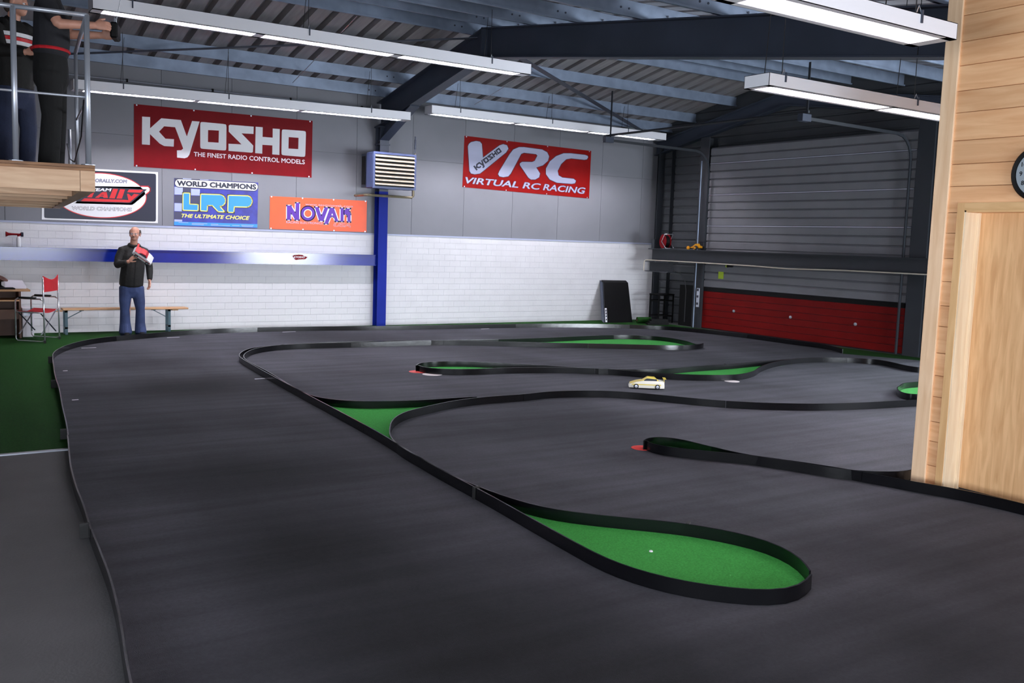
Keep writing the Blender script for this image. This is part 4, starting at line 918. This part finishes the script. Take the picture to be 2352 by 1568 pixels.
# rolled turf and dark planks on the floor
g0 = gz(1466, 748)
t = thing('turf_roll', 'small roll of green turf beside the black ramp', 'turf roll', (14.1, 16.0, .005))
MB().lathe((14.0, 16.15, .075), (1, -.35, 0), ((.02, 0), (.07, 0), (.07, .32), (.02, .32)), 18).build('roll', 'turfdark', t, True)
MB().lathe((13.995, 16.152, .075), (1, -.35, 0), ((.02, 0), (.03, .002), (.03, .004)), 12).build('roll_core', 'brown', t, True)
t = thing('plank_stack', 'low stack of dark planks on the floor in front of the bar stool', 'planks', (14.45, 15.75, .005))
for k in range(3): MB().obox((14.2+.02*k, 15.7, .03+.042*k), (.9, -.3, 0), (.5-.05*k, .14, .038)).build('plank', 'black', t, True)
# hose reel and yellow buggy on the shelf beam
zsf = 1.425+.27
c = gx(1529, 552, 14.43); yc = c[1]; rr = .155
t = thing('cable_reel', 'red cable reel with a steel carrying frame on the shelf beam', 'reel', (14.430, yc, zsf))
MB().lathe((14.360, yc+.02, zsf+rr+.006), (1, -.25, 0), ((.01, 0), (rr, .0), (rr, .012), (.06, .014), (.06, .12), (rr, .122), (rr, .134), (.05, .134)), 28).build('drum', 'red', t, True)
MB().lathe((14.360, yc+.02, zsf+rr+.006), (1, -.25, 0), ((.12, .02), (.135, .03), (.135, .11), (.12, .118)), 24).build('wound_cable', 'black', t, True)
MB().tube([(14.330, yc+.02, zsf+rr), (14.320, yc-.14, zsf+.012), (14.510, yc-.19, zsf+.012), (14.530, yc-.03, zsf+rr), (14.530, yc-.12, zsf+rr+.17), (14.330, yc-.07, zsf+rr+.17), (14.330, yc+.02, zsf+rr)], .009, 8).build('carrying_frame', 'chrome', t, True, smooth=True)
def wheel(mb, c, ax, r, w_):
    mb.lathe(c, ax, ((r*.3, -w_/2), (r*.85, -w_/2), (r, -w_*.3), (r, w_*.3), (r*.85, w_/2), (r*.3, w_/2)), 16)
c = gx(1598, 566, 14.43); yb0 = c[1]
t = thing('toy_buggy', 'yellow toy buggy parked on the shelf beam', 'toy car', (14.430, yb0, zsf))
def yb(u): return yb0-u
prof = [(-.17, .035), (-.16, .05), (-.06, .075), (.02, .13), (.07, .135), (.1, .1), (.15, .085), (.15, .04)]
MB().loft([[(14.430+s_*wv, yb(u), zsf+z*f_) for u, z in prof] for s_, wv, f_ in ((-1, .05, .92), (-1, .03, 1), (1, .03, 1), (1, .05, .92))]).build('body_shell', 'buggy', t, True)
for u, r_ in ((-.13, .038), (.1, .044)):
    for s_ in (-1, 1):
        o = MB(); wheel(o, (14.430+s_*.095, yb(u), zsf+r_+.001), (1, 0, 0), r_, .045); ty = o.build('tyre', 'buggy' if u < 0 else 'rubber', t, True, smooth=False)
        MB().lathe((14.430+s_*.12, yb(u), zsf+r_+.001), (s_, 0, 0), ((r_*.55, 0), (r_*.55, .004), (.004, .006)), 10).build('hub', 'buggy', ty, True)
MB().bar((14.370, yb(.17), zsf+.17), (14.490, yb(.17), zsf+.17), .07, .008).box(14.400, 14.405, yb(.17)-.004, yb(.17)+.004, zsf+.09, zsf+.17).box(14.455, 14.460, yb(.17)-.004, yb(.17)+.004, zsf+.09, zsf+.17).build('rear_wing', 'black', t, True)
MB().box(14.380, 14.480, yb(.16), yb(-.17), zsf+.025, zsf+.04).build('chassis', 'black', t, True)
# note on the door, torch under the beam
c = gx(1656, 632, XD-.002); s_ = .075
tag(MB().box(XD-.006, XD-.003, c[1]-s_, c[1]+s_, c[2]-s_, c[2]+s_).build('sticky_note', 'stickergreen'), 'lime green note stuck to the grey door panels', 'note')
t = thing('hand_torch', 'small dark torch with a lime ring hanging under the shelf beam', 'torch', (14.45, gx(1680, 612, 14.45)[1], 1.36))
yq = gx(1672, 612, 14.45)[1]
MB().lathe((14.42, yq, 1.385), (0, -1, 0), ((.028, 0), (.028, .03), (.02, .04), (.018, .16), (.01, .165)), 12).build('torch_body', 'black', t, True)
MB().lathe((14.42, yq+.012, 1.385), (0, -1, 0), ((.02, 0), (.031, .002), (.031, .02), (.028, .022)), 12).build('lens_ring', 'stickergreen', t, True)
# ================================================================== CLOCK
cy_, cz_ = 3.45, gx(2325, 400, XW)[2]+.0; rc = .19
t = thing('wall_clock', 'round wall clock with black rim on the pine wall', 'clock', (XW, cy_, cz_))
MB().lathe((XW+.012, cy_, cz_), (-1, 0, 0), ((rc, 0), (rc, .03), (rc-.012, .042), (rc-.03, .036), (rc-.032, .02), (.004, .02)), 48).build('rim', 'black', t, True, smooth=False)
MB().lathe((XW-.009, cy_, cz_), (-1, 0, 0), ((rc-.03, 0), (rc-.03, .002), (.003, .0022)), 48).build('dial', 'clockface', t, True)
for k in range(1, 13):
    v, f = text2d(str(k), 0, .02); v = v-(v.max(0)+v.min(0))/2; a = PI/2-k*PI/6; rr_ = rc*.66; b = MB()
    b.add([(XW-.0115, cy_-(rr_*math.cos(a)+x*.042), cz_+rr_*math.sin(a)+y*.042) for x, y in v], f); b.build('numeral', 'black', t, True)
for ang, ln, wd in ((PI/2-2*PI*.17, .075, .012), (PI/2-2*PI*.04, .115, .008)):
    MB().bar((XW-.014, cy_+.02*math.cos(ang), cz_-.02*math.sin(ang)), (XW-.014, cy_-ln*math.cos(ang), cz_+ln*math.sin(ang)), .002, wd, up=(0, -math.sin(ang), -math.cos(ang))).build('hand', 'black', t, True)
# ================================================================== RACING CAR ON THE TRACK
cc = gz(1484, 893); t = thing('race_car', 'yellow and white radio-controlled car on the track', 'toy car', (cc[0], cc[1], .0095), math.radians(-33+180-4))
# local: +x is the nose
def carshell(parent, L=.43, Wc=.18, ma='caryellow', mb_='carwhite', sc=1.0):
    top = [(-.5, .055), (-.49, .09), (-.38, .1), (-.2, .103), (.1, .1), (.3, .085), (.47, .06), (.5, .035)]
    def ring(x, hw, zt_, zb=.014): return [(x, -hw, zb), (x, -hw, zt_*.75), (x, -hw*.86, zt_), (x, hw*.86, zt_), (x, hw, zt_*.75), (x, hw, zb)]
    sh = MB().loft([ring(u*L, Wc/2*(1 if abs(u) < .44 else .82), z) for u, z in top]); b = sh.build('body_shell', mb_, parent, smooth=False)
    cabp = [(-.34, .1, .07), (-.22, .14, .062), (-.02, .145, .06), (.14, .098, .07)]
    MB().loft([[(u*L, -hw, .09), (u*L, -hw*.8, z), (u*L, hw*.8, z), (u*L, hw, .09)] for u, z, hw in cabp]).build('roof_cab', ma, parent)
    MB().loft([[(u*L, -hw-.002, z0_), (u*L, -hw*.86, z1_), (u*L, hw*.86, z1_), (u*L, hw+.002, z0_)] for u, z0_, z1_, hw in ((-.28, .102, .122, .066), (-.0, .102, .13, .063), (.08, .1, .114, .067))]).build('window_glass', 'glass', parent)
    MB().loft([[(u*L, -.075, z), (u*L, .075, z), (u*L, .075, z+.002), (u*L, -.075, z+.002)] for u, z in ((.14, .099), (.3, .087), (.47, .061))]).build('bonnet_stripe', ma, parent)
    for s_ in (-1, 1): MB().box(-.4*L, .42*L, s_*Wc/2-.001, s_*Wc/2+.001, .05, .062).build('side_stripe', ma, parent)
    MB().box(-.54*L, -.46*L, -.08, .08, .128, .132).box(-.5*L, -.49*L, -.06, -.056, .085, .13).box(-.5*L, -.49*L, .056, .06, .085, .13).build('rear_wing', ma, parent)
    for u in (-.3, .3):
        for s_ in (-1, 1):
            o = MB(); wheel(o, (u*L, s_*(Wc/2-.006), .032), (0, 1, 0), .031, .028); ty = o.build('tyre', 'rubber', parent)
            MB().lathe((u*L, s_*(Wc/2+.006), .032), (0, s_, 0), ((.019, 0), (.019, .004), (.004, .006)), 10).build('wheel_hub', 'alu', ty)
    MB().box(-.45*L, .45*L, -.07, .07, .008, .014).build('chassis', 'black', parent)
carshell(t)
# ================================================================== DRIVERS' PLATFORM
PO = dep(218, 380, 7.0); PR = -math.radians(6); ZD = 2.205
plat = thing('driver_platform', 'raised wooden platform on joists at the left, with two people on it', 'platform', (PO[0], PO[1], 0), PR)
def pw(x, y, z): return wmat(plat)@Vector((x, y, z))
MB().box(-4.2, 0, 0, 8.35, ZD-.042, ZD-.022).box(-4.2, 0, -.004, 8.35, ZD-.02, ZD).build('plywood_deck', 'ply', plat)
MB().box(-4.2, -.103, .004, .05, 2.012, ZD-.043).build('front_board', 'joist', plat)
MB().box(-.1, 0, .004, 8.3, 2.012, ZD-.043).build('side_beam', 'joist', plat)
for y in (1.4, 2.4, 3.9, 5.3, 6.8, 8.22): MB().box(-4.2, -.103, y, y+.06, 2.012, ZD-.043).build('joist', 'joist', plat)
for x, y in ((-1.3, .3), (-3.9, .3), (-1.3, 8.0), (-3.9, 8.0), (-3.9, 4.2)): MB().box(x-.06, x+.06, y-.06, y+.06, .005, 2.012).build('post', 'joist', plat)
rail = thing('platform_railing', 'grey steel tube railing around the wooden platform', 'railing', (PO[0], PO[1], ZD), PR)
ztop = 1.09
Lx = -.52
for nm, pts, r in (('top_rail', [(Lx, .06, ztop), (-.04, .06, ztop)], .017), ('top_rail', [(-.04, .06, ztop), (-.04, 1.75, ztop)], .017),
                   ('top_rail', [(Lx, .06, ztop), (-3.9, .06, ztop)], .017), ('middle_rail', [(-3.9, .06, .5), (-.04, .06, .5)], .009), ('middle_rail', [(-.04, .06, .5), (-.04, 1.75, .5)], .009)):
    MB().tube(pts, r, 10).build(nm, 'alu', rail, smooth=True)
for x, y, zt_ in ((Lx, .06, ztop), (-.04, .06, ztop), (-.04, 1.75, ztop), (-.04, 3.3, .55), (-1.9, .06, ztop), (-3.8, .06, ztop)):
    rp = MB().tube([(x, y, .003), (x, y, zt_)], .021 if y < 1 else .016, 10).build('railing_post', 'alu', rail, smooth=True)
    MB().lathe((x, y, .002), (0, 0, 1), ((.05, 0), (.05, .006), (.022, .008)), 12).build('base_plate', 'alu', rp)
c0 = pw(-.05, .1, ZD+.5)
tag(MB().tube([pw(-.065, .08, ZD+.48), pw(-.065, .5, ZD+.25), pw(-.065, 1.7, ZD+.12), pw(-.065, 2.6, ZD+.2), pw(-.065, 3.3, ZD+.4)], .006, 6).build('cable', 'wire'), 'thin black cable sagging between the railing posts', 'cable')
# ================================================================== PEOPLE
def vrot(v, ax, a): return np.array(Matrix.Rotation(a, 3, Vector(tuple(ax)))@Vector(tuple(v)))
def hand(mb, wrist, d, nrm, thumb, curl=.5, k=1.0):
    """palm plus five fingers; d wrist->fingers, nrm out of the palm, thumb: direction of the thumb side"""
    wrist = np.array(wrist, float); d = np.array(d, float); d /= np.linalg.norm(d); nrm = np.array(nrm, float); nrm -= d*(nrm@d); nrm /= np.linalg.norm(nrm)
    s = np.cross(d, nrm); th = np.array(thumb, float)
    if s@th < 0: s = -s
    R = []
    for t_, w_, h_ in ((-.02, .026, .02), (.01, .03, .018), (.04, .04, .017), (.075, .042, .014), (.095, .036, .011)):
        c = wrist+d*t_*k; R.append([c+s*w_*k*math.cos(q)+nrm*h_*k*math.sin(q) for q in np.linspace(0, 2*PI, 13)[:-1]])
    mb.loft(R)
    for off, ln in ((.031, .072), (.011, .082), (-.011, .076), (-.031, .06)):
        p = wrist+d*.085*k+s*off*k; dd = vrot(d, s, 0); pts = [p]; ax = np.cross(d, nrm)
        for j, f in enumerate((.45, .32, .23)):
            dd = vrot(dd, ax, curl*(.7 if j == 0 else 1.0)); p = p+dd*ln*f*k; pts.append(p)
        mb.tube(pts, [.0098*k, .0094*k, .0088*k, .0078*k], 8)
    p = wrist+d*.025*k+s*.026*k; d1 = d*.62+s*.72+nrm*.3; d1 /= np.linalg.norm(d1); p1 = p+d1*.038*k; d2 = d1*.6+d*.6+nrm*.35*curl*2; d2 /= np.linalg.norm(d2)
    p2 = p1+d2*.032*k; p3 = p2+d2*.024*k; mb.tube([p-d1*.01, p, p1, p2, p3], [.012*k, .0135*k, .0115*k, .0105*k, .009*k], 8)
def head(mb, c, yaw, s=1.0, tilt=0):
    """skull, jaw, nose, brows, lips and ears; c is the centre of the skull; faces local -y turned by yaw. returns transform"""
    T = Matrix.Translation(Vector(tuple(map(float, c))))@Matrix.Rotation(yaw, 4, 'Z')@Matrix.Rotation(tilt, 4, 'X')@Matrix.Scale(s, 4)
    def E_(p, r): mb.ell(tuple(T@Vector(p)), r[0]*s, r[1]*s, r[2]*s, rot=T.to_3x3().normalized())
    E_((0, .005, .03), (.077, .095, .088)); E_((0, -.022, -.03), (.067, .07, .078)); E_((0, -.045, -.078), (.042, .042, .036)); E_((0, -.02, -.055), (.058, .055, .05))
    E_((0, -.092, -.02), (.013, .016, .026)); E_((0, -.103, -.032), (.016, .013, .011)); E_((0, -.078, .012), (.05, .016, .012))
    E_((0, -.082, -.062), (.024, .012, .007)); E_((0, -.081, -.072), (.02, .011, .007)); E_((-.036, -.066, -.035), (.022, .022, .022)); E_((.036, -.066, -.035), (.022, .022, .022))
    for q in (-1, 1): E_((q*.079, .012, -.01), (.01, .02, .034)); E_((q*.082, .006, .01), (.008, .02, .018))
    return T
def eyes(T, parent):
    for q in (-1, 1):
        c = T@Vector((q*.031, -.079, -.005)); e_ = MB().ell(tuple(c), .0135, .011, .009).build('eye', 'white', parent, smooth=True)
        c = T@Vector((q*.031, -.0885, -.005)); MB().ell(tuple(c), .0055, .003, .0055).build('iris', 'black', e_, smooth=True)
# ---- man by the white wall, local frame: x right in the picture, faces -y
mp = gz(300, 769)
man = thing('person', 'man in black jacket and blue jeans standing by the white wall', 'person', (3.28, 16.3, .0055))
b = MB(); T = head(b, (.02, -.03, 1.655), math.radians(-24), 1.0, math.radians(-4))
b.limb([(.0, .03, 1.40), (.01, .01, 1.5), (.015, -.01, 1.6)], [.062, .058, .055])
b.limb([(-.02, .02, .98), (0, 0, 1.1), (0, .02, 1.35), (0, .03, 1.42)], [(.12, .09), (.13, .1), (.14, .09), (.1, .07)])
# his right arm (left in the picture): elbow out, forearm up in front of the chest
S1, E1, W1 = (-.175, .02, 1.39), (-.25, -.03, 1.15), (-.115, -.225, 1.215)
b.limb([S1, E1], [.045, .04]); b.limb([E1, W1], [.042, .028])
hand(b, W1, (.06, -.045, .075), (.75, .2, -.1), (-.1, -.9, .35), curl=.62)
# his left arm hangs
S2, E2, W2 = (.18, .03, 1.38), (.25, .05, 1.12), (.245, -.02, .9)
b.limb([S2, E2], [.045, .04]); b.limb([E2, W2], [.04, .028]); hand(b, W2, (-.02, -.02, -1), (-1, -.25, 0), (-.2, -1, 0), curl=.38)
for s_ in (-1, 1): b.limb([(s_*.085, .02, .85), (s_*.1, .0, .47), (s_*.105, .03, .09)], [.07, .05, .035])
body = fuse(b.build('body', 'skin', man), .0048, 4); eyes(T, man)
h = MB()
for q in (-1, 1):
    h.ell(tuple(T@Vector((q*.073, .03, .025))), .018, .055, .05, rot=T.to_3x3())
h.ell(tuple(T@Vector((0, .075, .01))), .066, .034, .06, rot=T.to_3x3())
h.ell(tuple(T@Vector((0, .06, .055))), .064, .045, .035, rot=T.to_3x3())
fuse(h.build('hair', 'hair', man), .006, 4)
g = MB()
for q in (-1, 1):
    g.tube([tuple(T@Vector((q*.033+.024*math.cos(k*PI/8), -.1, -.006+.018*math.sin(k*PI/8)))) for k in range(16)], .0018, 5, closed=True)
    g.tube([tuple(T@Vector((q*.057, -.1, .0))), tuple(T@Vector((q*.083, -.05, .0))), tuple(T@Vector((q*.085, .02, .005)))], .0018, 5)
g.tube([tuple(T@Vector((-.009, -.1, 0))), tuple(T@Vector((0, -.108, .003))), tuple(T@Vector((.009, -.1, 0)))], .0018, 5)
g.build('spectacles', 'alu', man)
MB().ell(tuple(T@Vector((0, -.094, -.056))), .026, .007, .006, rot=T.to_3x3()).build('moustache', 'hair', man, smooth=True)
j = MB()
j.limb([(-.035, .01, .83), (-.03, -.005, .95), (-.01, -.015, 1.12), (0, 0, 1.28), (0, .02, 1.37), (.005, .03, 1.43)], [(.19, .15), (.188, .152), (.183, .15), (.185, .135), (.165, .11), (.1, .085)])
j.limb([(-.09, .02, 1.41), (-.17, .02, 1.385), (-.225, .0, 1.27), (-.255, -.03, 1.15)], [.066, .07, .064, .058])
j.limb([(-.255, -.03, 1.15), (-.215, -.12, 1.175), (-.145, -.195, 1.2)], [.06, .054, .044])
j.limb([(.1, .03, 1.405), (.18, .03, 1.375), (.232, .045, 1.25), (.258, .05, 1.12)], [.066, .07, .062, .058])
j.limb([(.258, .05, 1.12), (.258, .03, 1.03), (.25, -.01, .92)], [.058, .054, .043])
j.tube([(.015+.075*math.cos(a), .012+.07*math.sin(a), 1.475-.02*math.sin(-a)) for a in np.linspace(0, 2*PI, 17)[:-1]], .028, 8, closed=True)
jk = fuse(j.build('jacket', 'jacket', man), .011, 5)
MB().tube([(.02, -.085, 1.46), (.005, -.143, 1.3), (-.01, -.182, 1.1), (-.025, -.18, .9), (-.028, -.172, .8)], .004, 6).build('zip', 'black', jk)
l = MB()
l.limb([(-.03, .01, .72), (-.03, .01, .84), (-.03, .01, .9)], [(.175, .13), (.18, .13), (.165, .125)])
l.limb([(-.12, .01, .78), (-.14, -.01, .55), (-.14, .0, .42), (-.135, .02, .2), (-.13, .01, .04)], [(.105, .115), (.09, .095), (.074, .08), (.084, .09), (.105, .125)])
l.limb([(.06, .01, .78), (.085, -.01, .55), (.1, .0, .42), (.1, .02, .2), (.105, .01, .04)], [(.105, .115), (.09, .095), (.072, .08), (.078, .09), (.095, .12)])
fuse(l.build('jeans', 'jeans', man), .011, 4)
for x in (-.13, .105):
    s = MB(); s.loft([[(x-w_, y, .001), (x-w_, y, h_*.6), (x-w_*.6, y, h_), (x+w_*.6, y, h_), (x+w_, y, h_*.6), (x+w_, y, .001)] for y, w_, h_ in ((.09, .032, .06), (.05, .036, .08), (-.04, .04, .075), (-.12, .042, .05), (-.17, .03, .035))])
    s.build('shoe', 'trousers', man, smooth=True)
# the car he holds, nose up to the left, roof towards the camera
mw = wmat(man)
hc = thing('held_toy_car', 'red and white radio-controlled car held against the black jacket', 'toy car', tuple(mw@Vector((.075, -.265, 1.29))))
hc.rotation_euler = (math.radians(58), math.radians(34), math.radians(6))
carshell(hc, L=.34, Wc=.15, ma='printred', mb_='white')
for ch in hc.children:
    if ch.name.startswith('bonnet_stripe'): ch.data.materials[0] = M['white']
MB().loft([[(u*.34, -hw, z), (u*.34, hw, z), (u*.34, hw, z+.004), (u*.34, -hw, z+.004)] for u, z, hw in ((-.5, .09, .058), (-.38, .1, .064), (-.1, .103, .066))]).build('rear_deck', 'printred', hc)
# ---- two drivers on the platform
def driver(lab, pos, rotz, joints, k, mats, yaw, extra=None):
    p = thing('person', lab, 'person', pos, rotz)
    b = MB(); T = head(b, joints['head'], yaw); J = joints
    b.limb([(0, .02, 1.38), tuple((np.array((0, .01, 1.5))+np.array(J['head']))/2)], [.06, .055])
    b.limb([(0, .02, .86), (0, 0, 1.1), (0, .02, 1.35)], [(.12, .1), (.13, .1), (.14, .09)])
    for sgn, S, E, Wr, hd in J['arms']:
        b.limb([S, E], [.047, .042]); b.limb([E, Wr], [.042, .03]); hand(b, Wr, *hd)
    for s_ in (-1, 1): b.limb([(s_*.09, .02, .85), (s_*.11, 0, .47), (s_*.12, .03, .09)], [.06, .05, .035])
    fuse(b.build('body', 'skin', p), .006, 4); eyes(T, p)
    h = MB(); h.ell(tuple(T@Vector((0, .03, .045))), .088, .1, .085, rot=T.to_3x3()); h.ell(tuple(T@Vector((0, .07, -.02))), .075, .05, .07, rot=T.to_3x3())
    fuse(h.build('hair', 'hair', p), .008, 4)
    j = MB(); hem = J['hem']
    j.limb([(0, .01, hem), (0, 0, (hem+1.2)/2), (0, 0, 1.22), (0, .02, 1.36), (0, .03, 1.43)], [(.19, .14), (.195, .14), (.205, .135), (.18, .11), (.1, .085)])
    for (sgn, S, E, Wr, hd), full in zip(J['arms'], J['sleeve']):
        S, E, Wr = map(np.array, (S, E, Wr)); m_ = E if full else S+(E-S)*.72
        j.limb([S-np.array((sgn*.09, 0, -.02)), S, m_], [.08, .078, .062])
        if full: j.limb([E, E+(Wr-E)*.9], [.062, .046])
    fuse(j.build(mats[2], mats[0], p), .012, 5)
    l = MB(); l.limb([(0, .01, .74), (0, .01, .86), (0, .01, .98)], [(.185, .135), (.185, .135), (.165, .125)])
    for s_ in (-1, 1): l.limb([(s_*.095, .01, .8), (s_*J['knee'], -.01, .46), (s_*J['foot'], .02, .05)], [(.095, .11), (.075, .08), (.065, .085)])
    fuse(l.build('trousers', mats[1], p), .012, 4)
    for s_ in (-1, 1):
        x = s_*J['foot']; s = MB(); s.loft([[(x-w_, y, .001), (x-w_, y, h_*.6), (x-w_*.6, y, h_), (x+w_*.6, y, h_), (x+w_, y, h_*.6), (x+w_, y, .001)] for y, w_, h_ in ((.09, .032, .06), (.05, .036, .08), (-.04, .04, .075), (-.12, .042, .05), (-.17, .03, .035))])
        s.build('shoe', 'trousers', p, smooth=True)
    if extra: extra(p)
    return p
# driver in the dark shirt: seen from behind and turned right, forearm reaching over the rail
pB = dep(124, 395, 8.0)
jB = dict(head=(0.0, -.02, 1.63), hem=.98, knee=.1, foot=.11, sleeve=(False, False),
          arms=[(-1, (-.21, .02, 1.4), (-.25, -.1, 1.18), (-.2, -.36, 1.2), ((.1, -1, .1), (.9, 0, -.2), (0, -.2, 1), .7)),
                (1, (.21, .02, 1.4), (.24, -.1, 1.19), (.16, -.36, 1.19), ((-.1, -1, .1), (-.9, 0, -.2), (0, -.2, 1), .7))])
def beltB(p): MB().tube([(.19*math.cos(a), .01+.14*math.sin(a), 1.0) for a in np.linspace(0, 2*PI, 21)[:-1]], .014, 6, closed=True).build('belt', 'fabricred', p)
dB = driver('person in a dark grey T-shirt and black trousers steering from the platform', (pB[0], pB[1], ZD+.001), math.radians(72), jB, 1, ('shirt', 'trousers', 'tshirt'), 0, beltB)
mb_ = wmat(dB); tr = thing('radio_transmitter', 'black radio transmitter in the hands of the dark-shirted driver', 'transmitter', tuple(mb_@Vector((-.02, -.5, 1.2))), math.radians(72))
MB().box(-.1, .1, -.03, .03, -.07, .06).build('case', 'black', tr, bevel=.012)
MB().tube([(0, 0, .05), (0, -.05, .3)], .003, 6).build('antenna', 'chrome', tr)
for s_ in (-1, 1): MB().tube([(s_*.05, .03, .01), (s_*.05, .06, .015)], .006, 8).build('control_stick', 'alu', tr)
MB().tube([(-.06, 0, .06), (-.04, 0, .1), (.04, 0, .1), (.06, 0, .06)], .006, 8).build('carry_handle', 'alu', tr)
# driver in the black jacket
pA = dep(40, 408, 9.0)
jA = dict(head=(.0, -.04, 1.6), hem=.83, knee=.13, foot=.12, sleeve=(True, True),
          arms=[(-1, (-.2, .02, 1.37), (-.24, -.08, 1.13), (-.14, -.3, 1.12), ((.3, -1, .1), (.9, .2, -.2), (0, -.2, 1), .7)),
                (1, (.2, .02, 1.37), (.25, -.08, 1.13), (.14, -.3, 1.12), ((-.3, -1, .1), (-.9, .2, -.2), (0, -.2, 1), .7))])
def stripeA(p):
    for z, m_, r_ in ((1.3, 'white', .018), (1.26, 'printred', .016), (1.225, 'white', .018)):
        MB().loft([[(.205*q*math.cos(a), .01+.14*q*math.sin(a), z+dz) for q, dz in ((1.0, -r_), (1.03, -r_), (1.03, r_), (1.0, r_))] for a in np.linspace(-PI*.95, .1, 16)]).build('chest_stripe', m_, p)
driver('person in black jacket with red and white chest stripe on the platform', (pA[0], pA[1], ZD+.001), math.radians(35), jA, 1, ('jacket', 'jeansdark', 'jacket'), math.radians(25), stripeA)
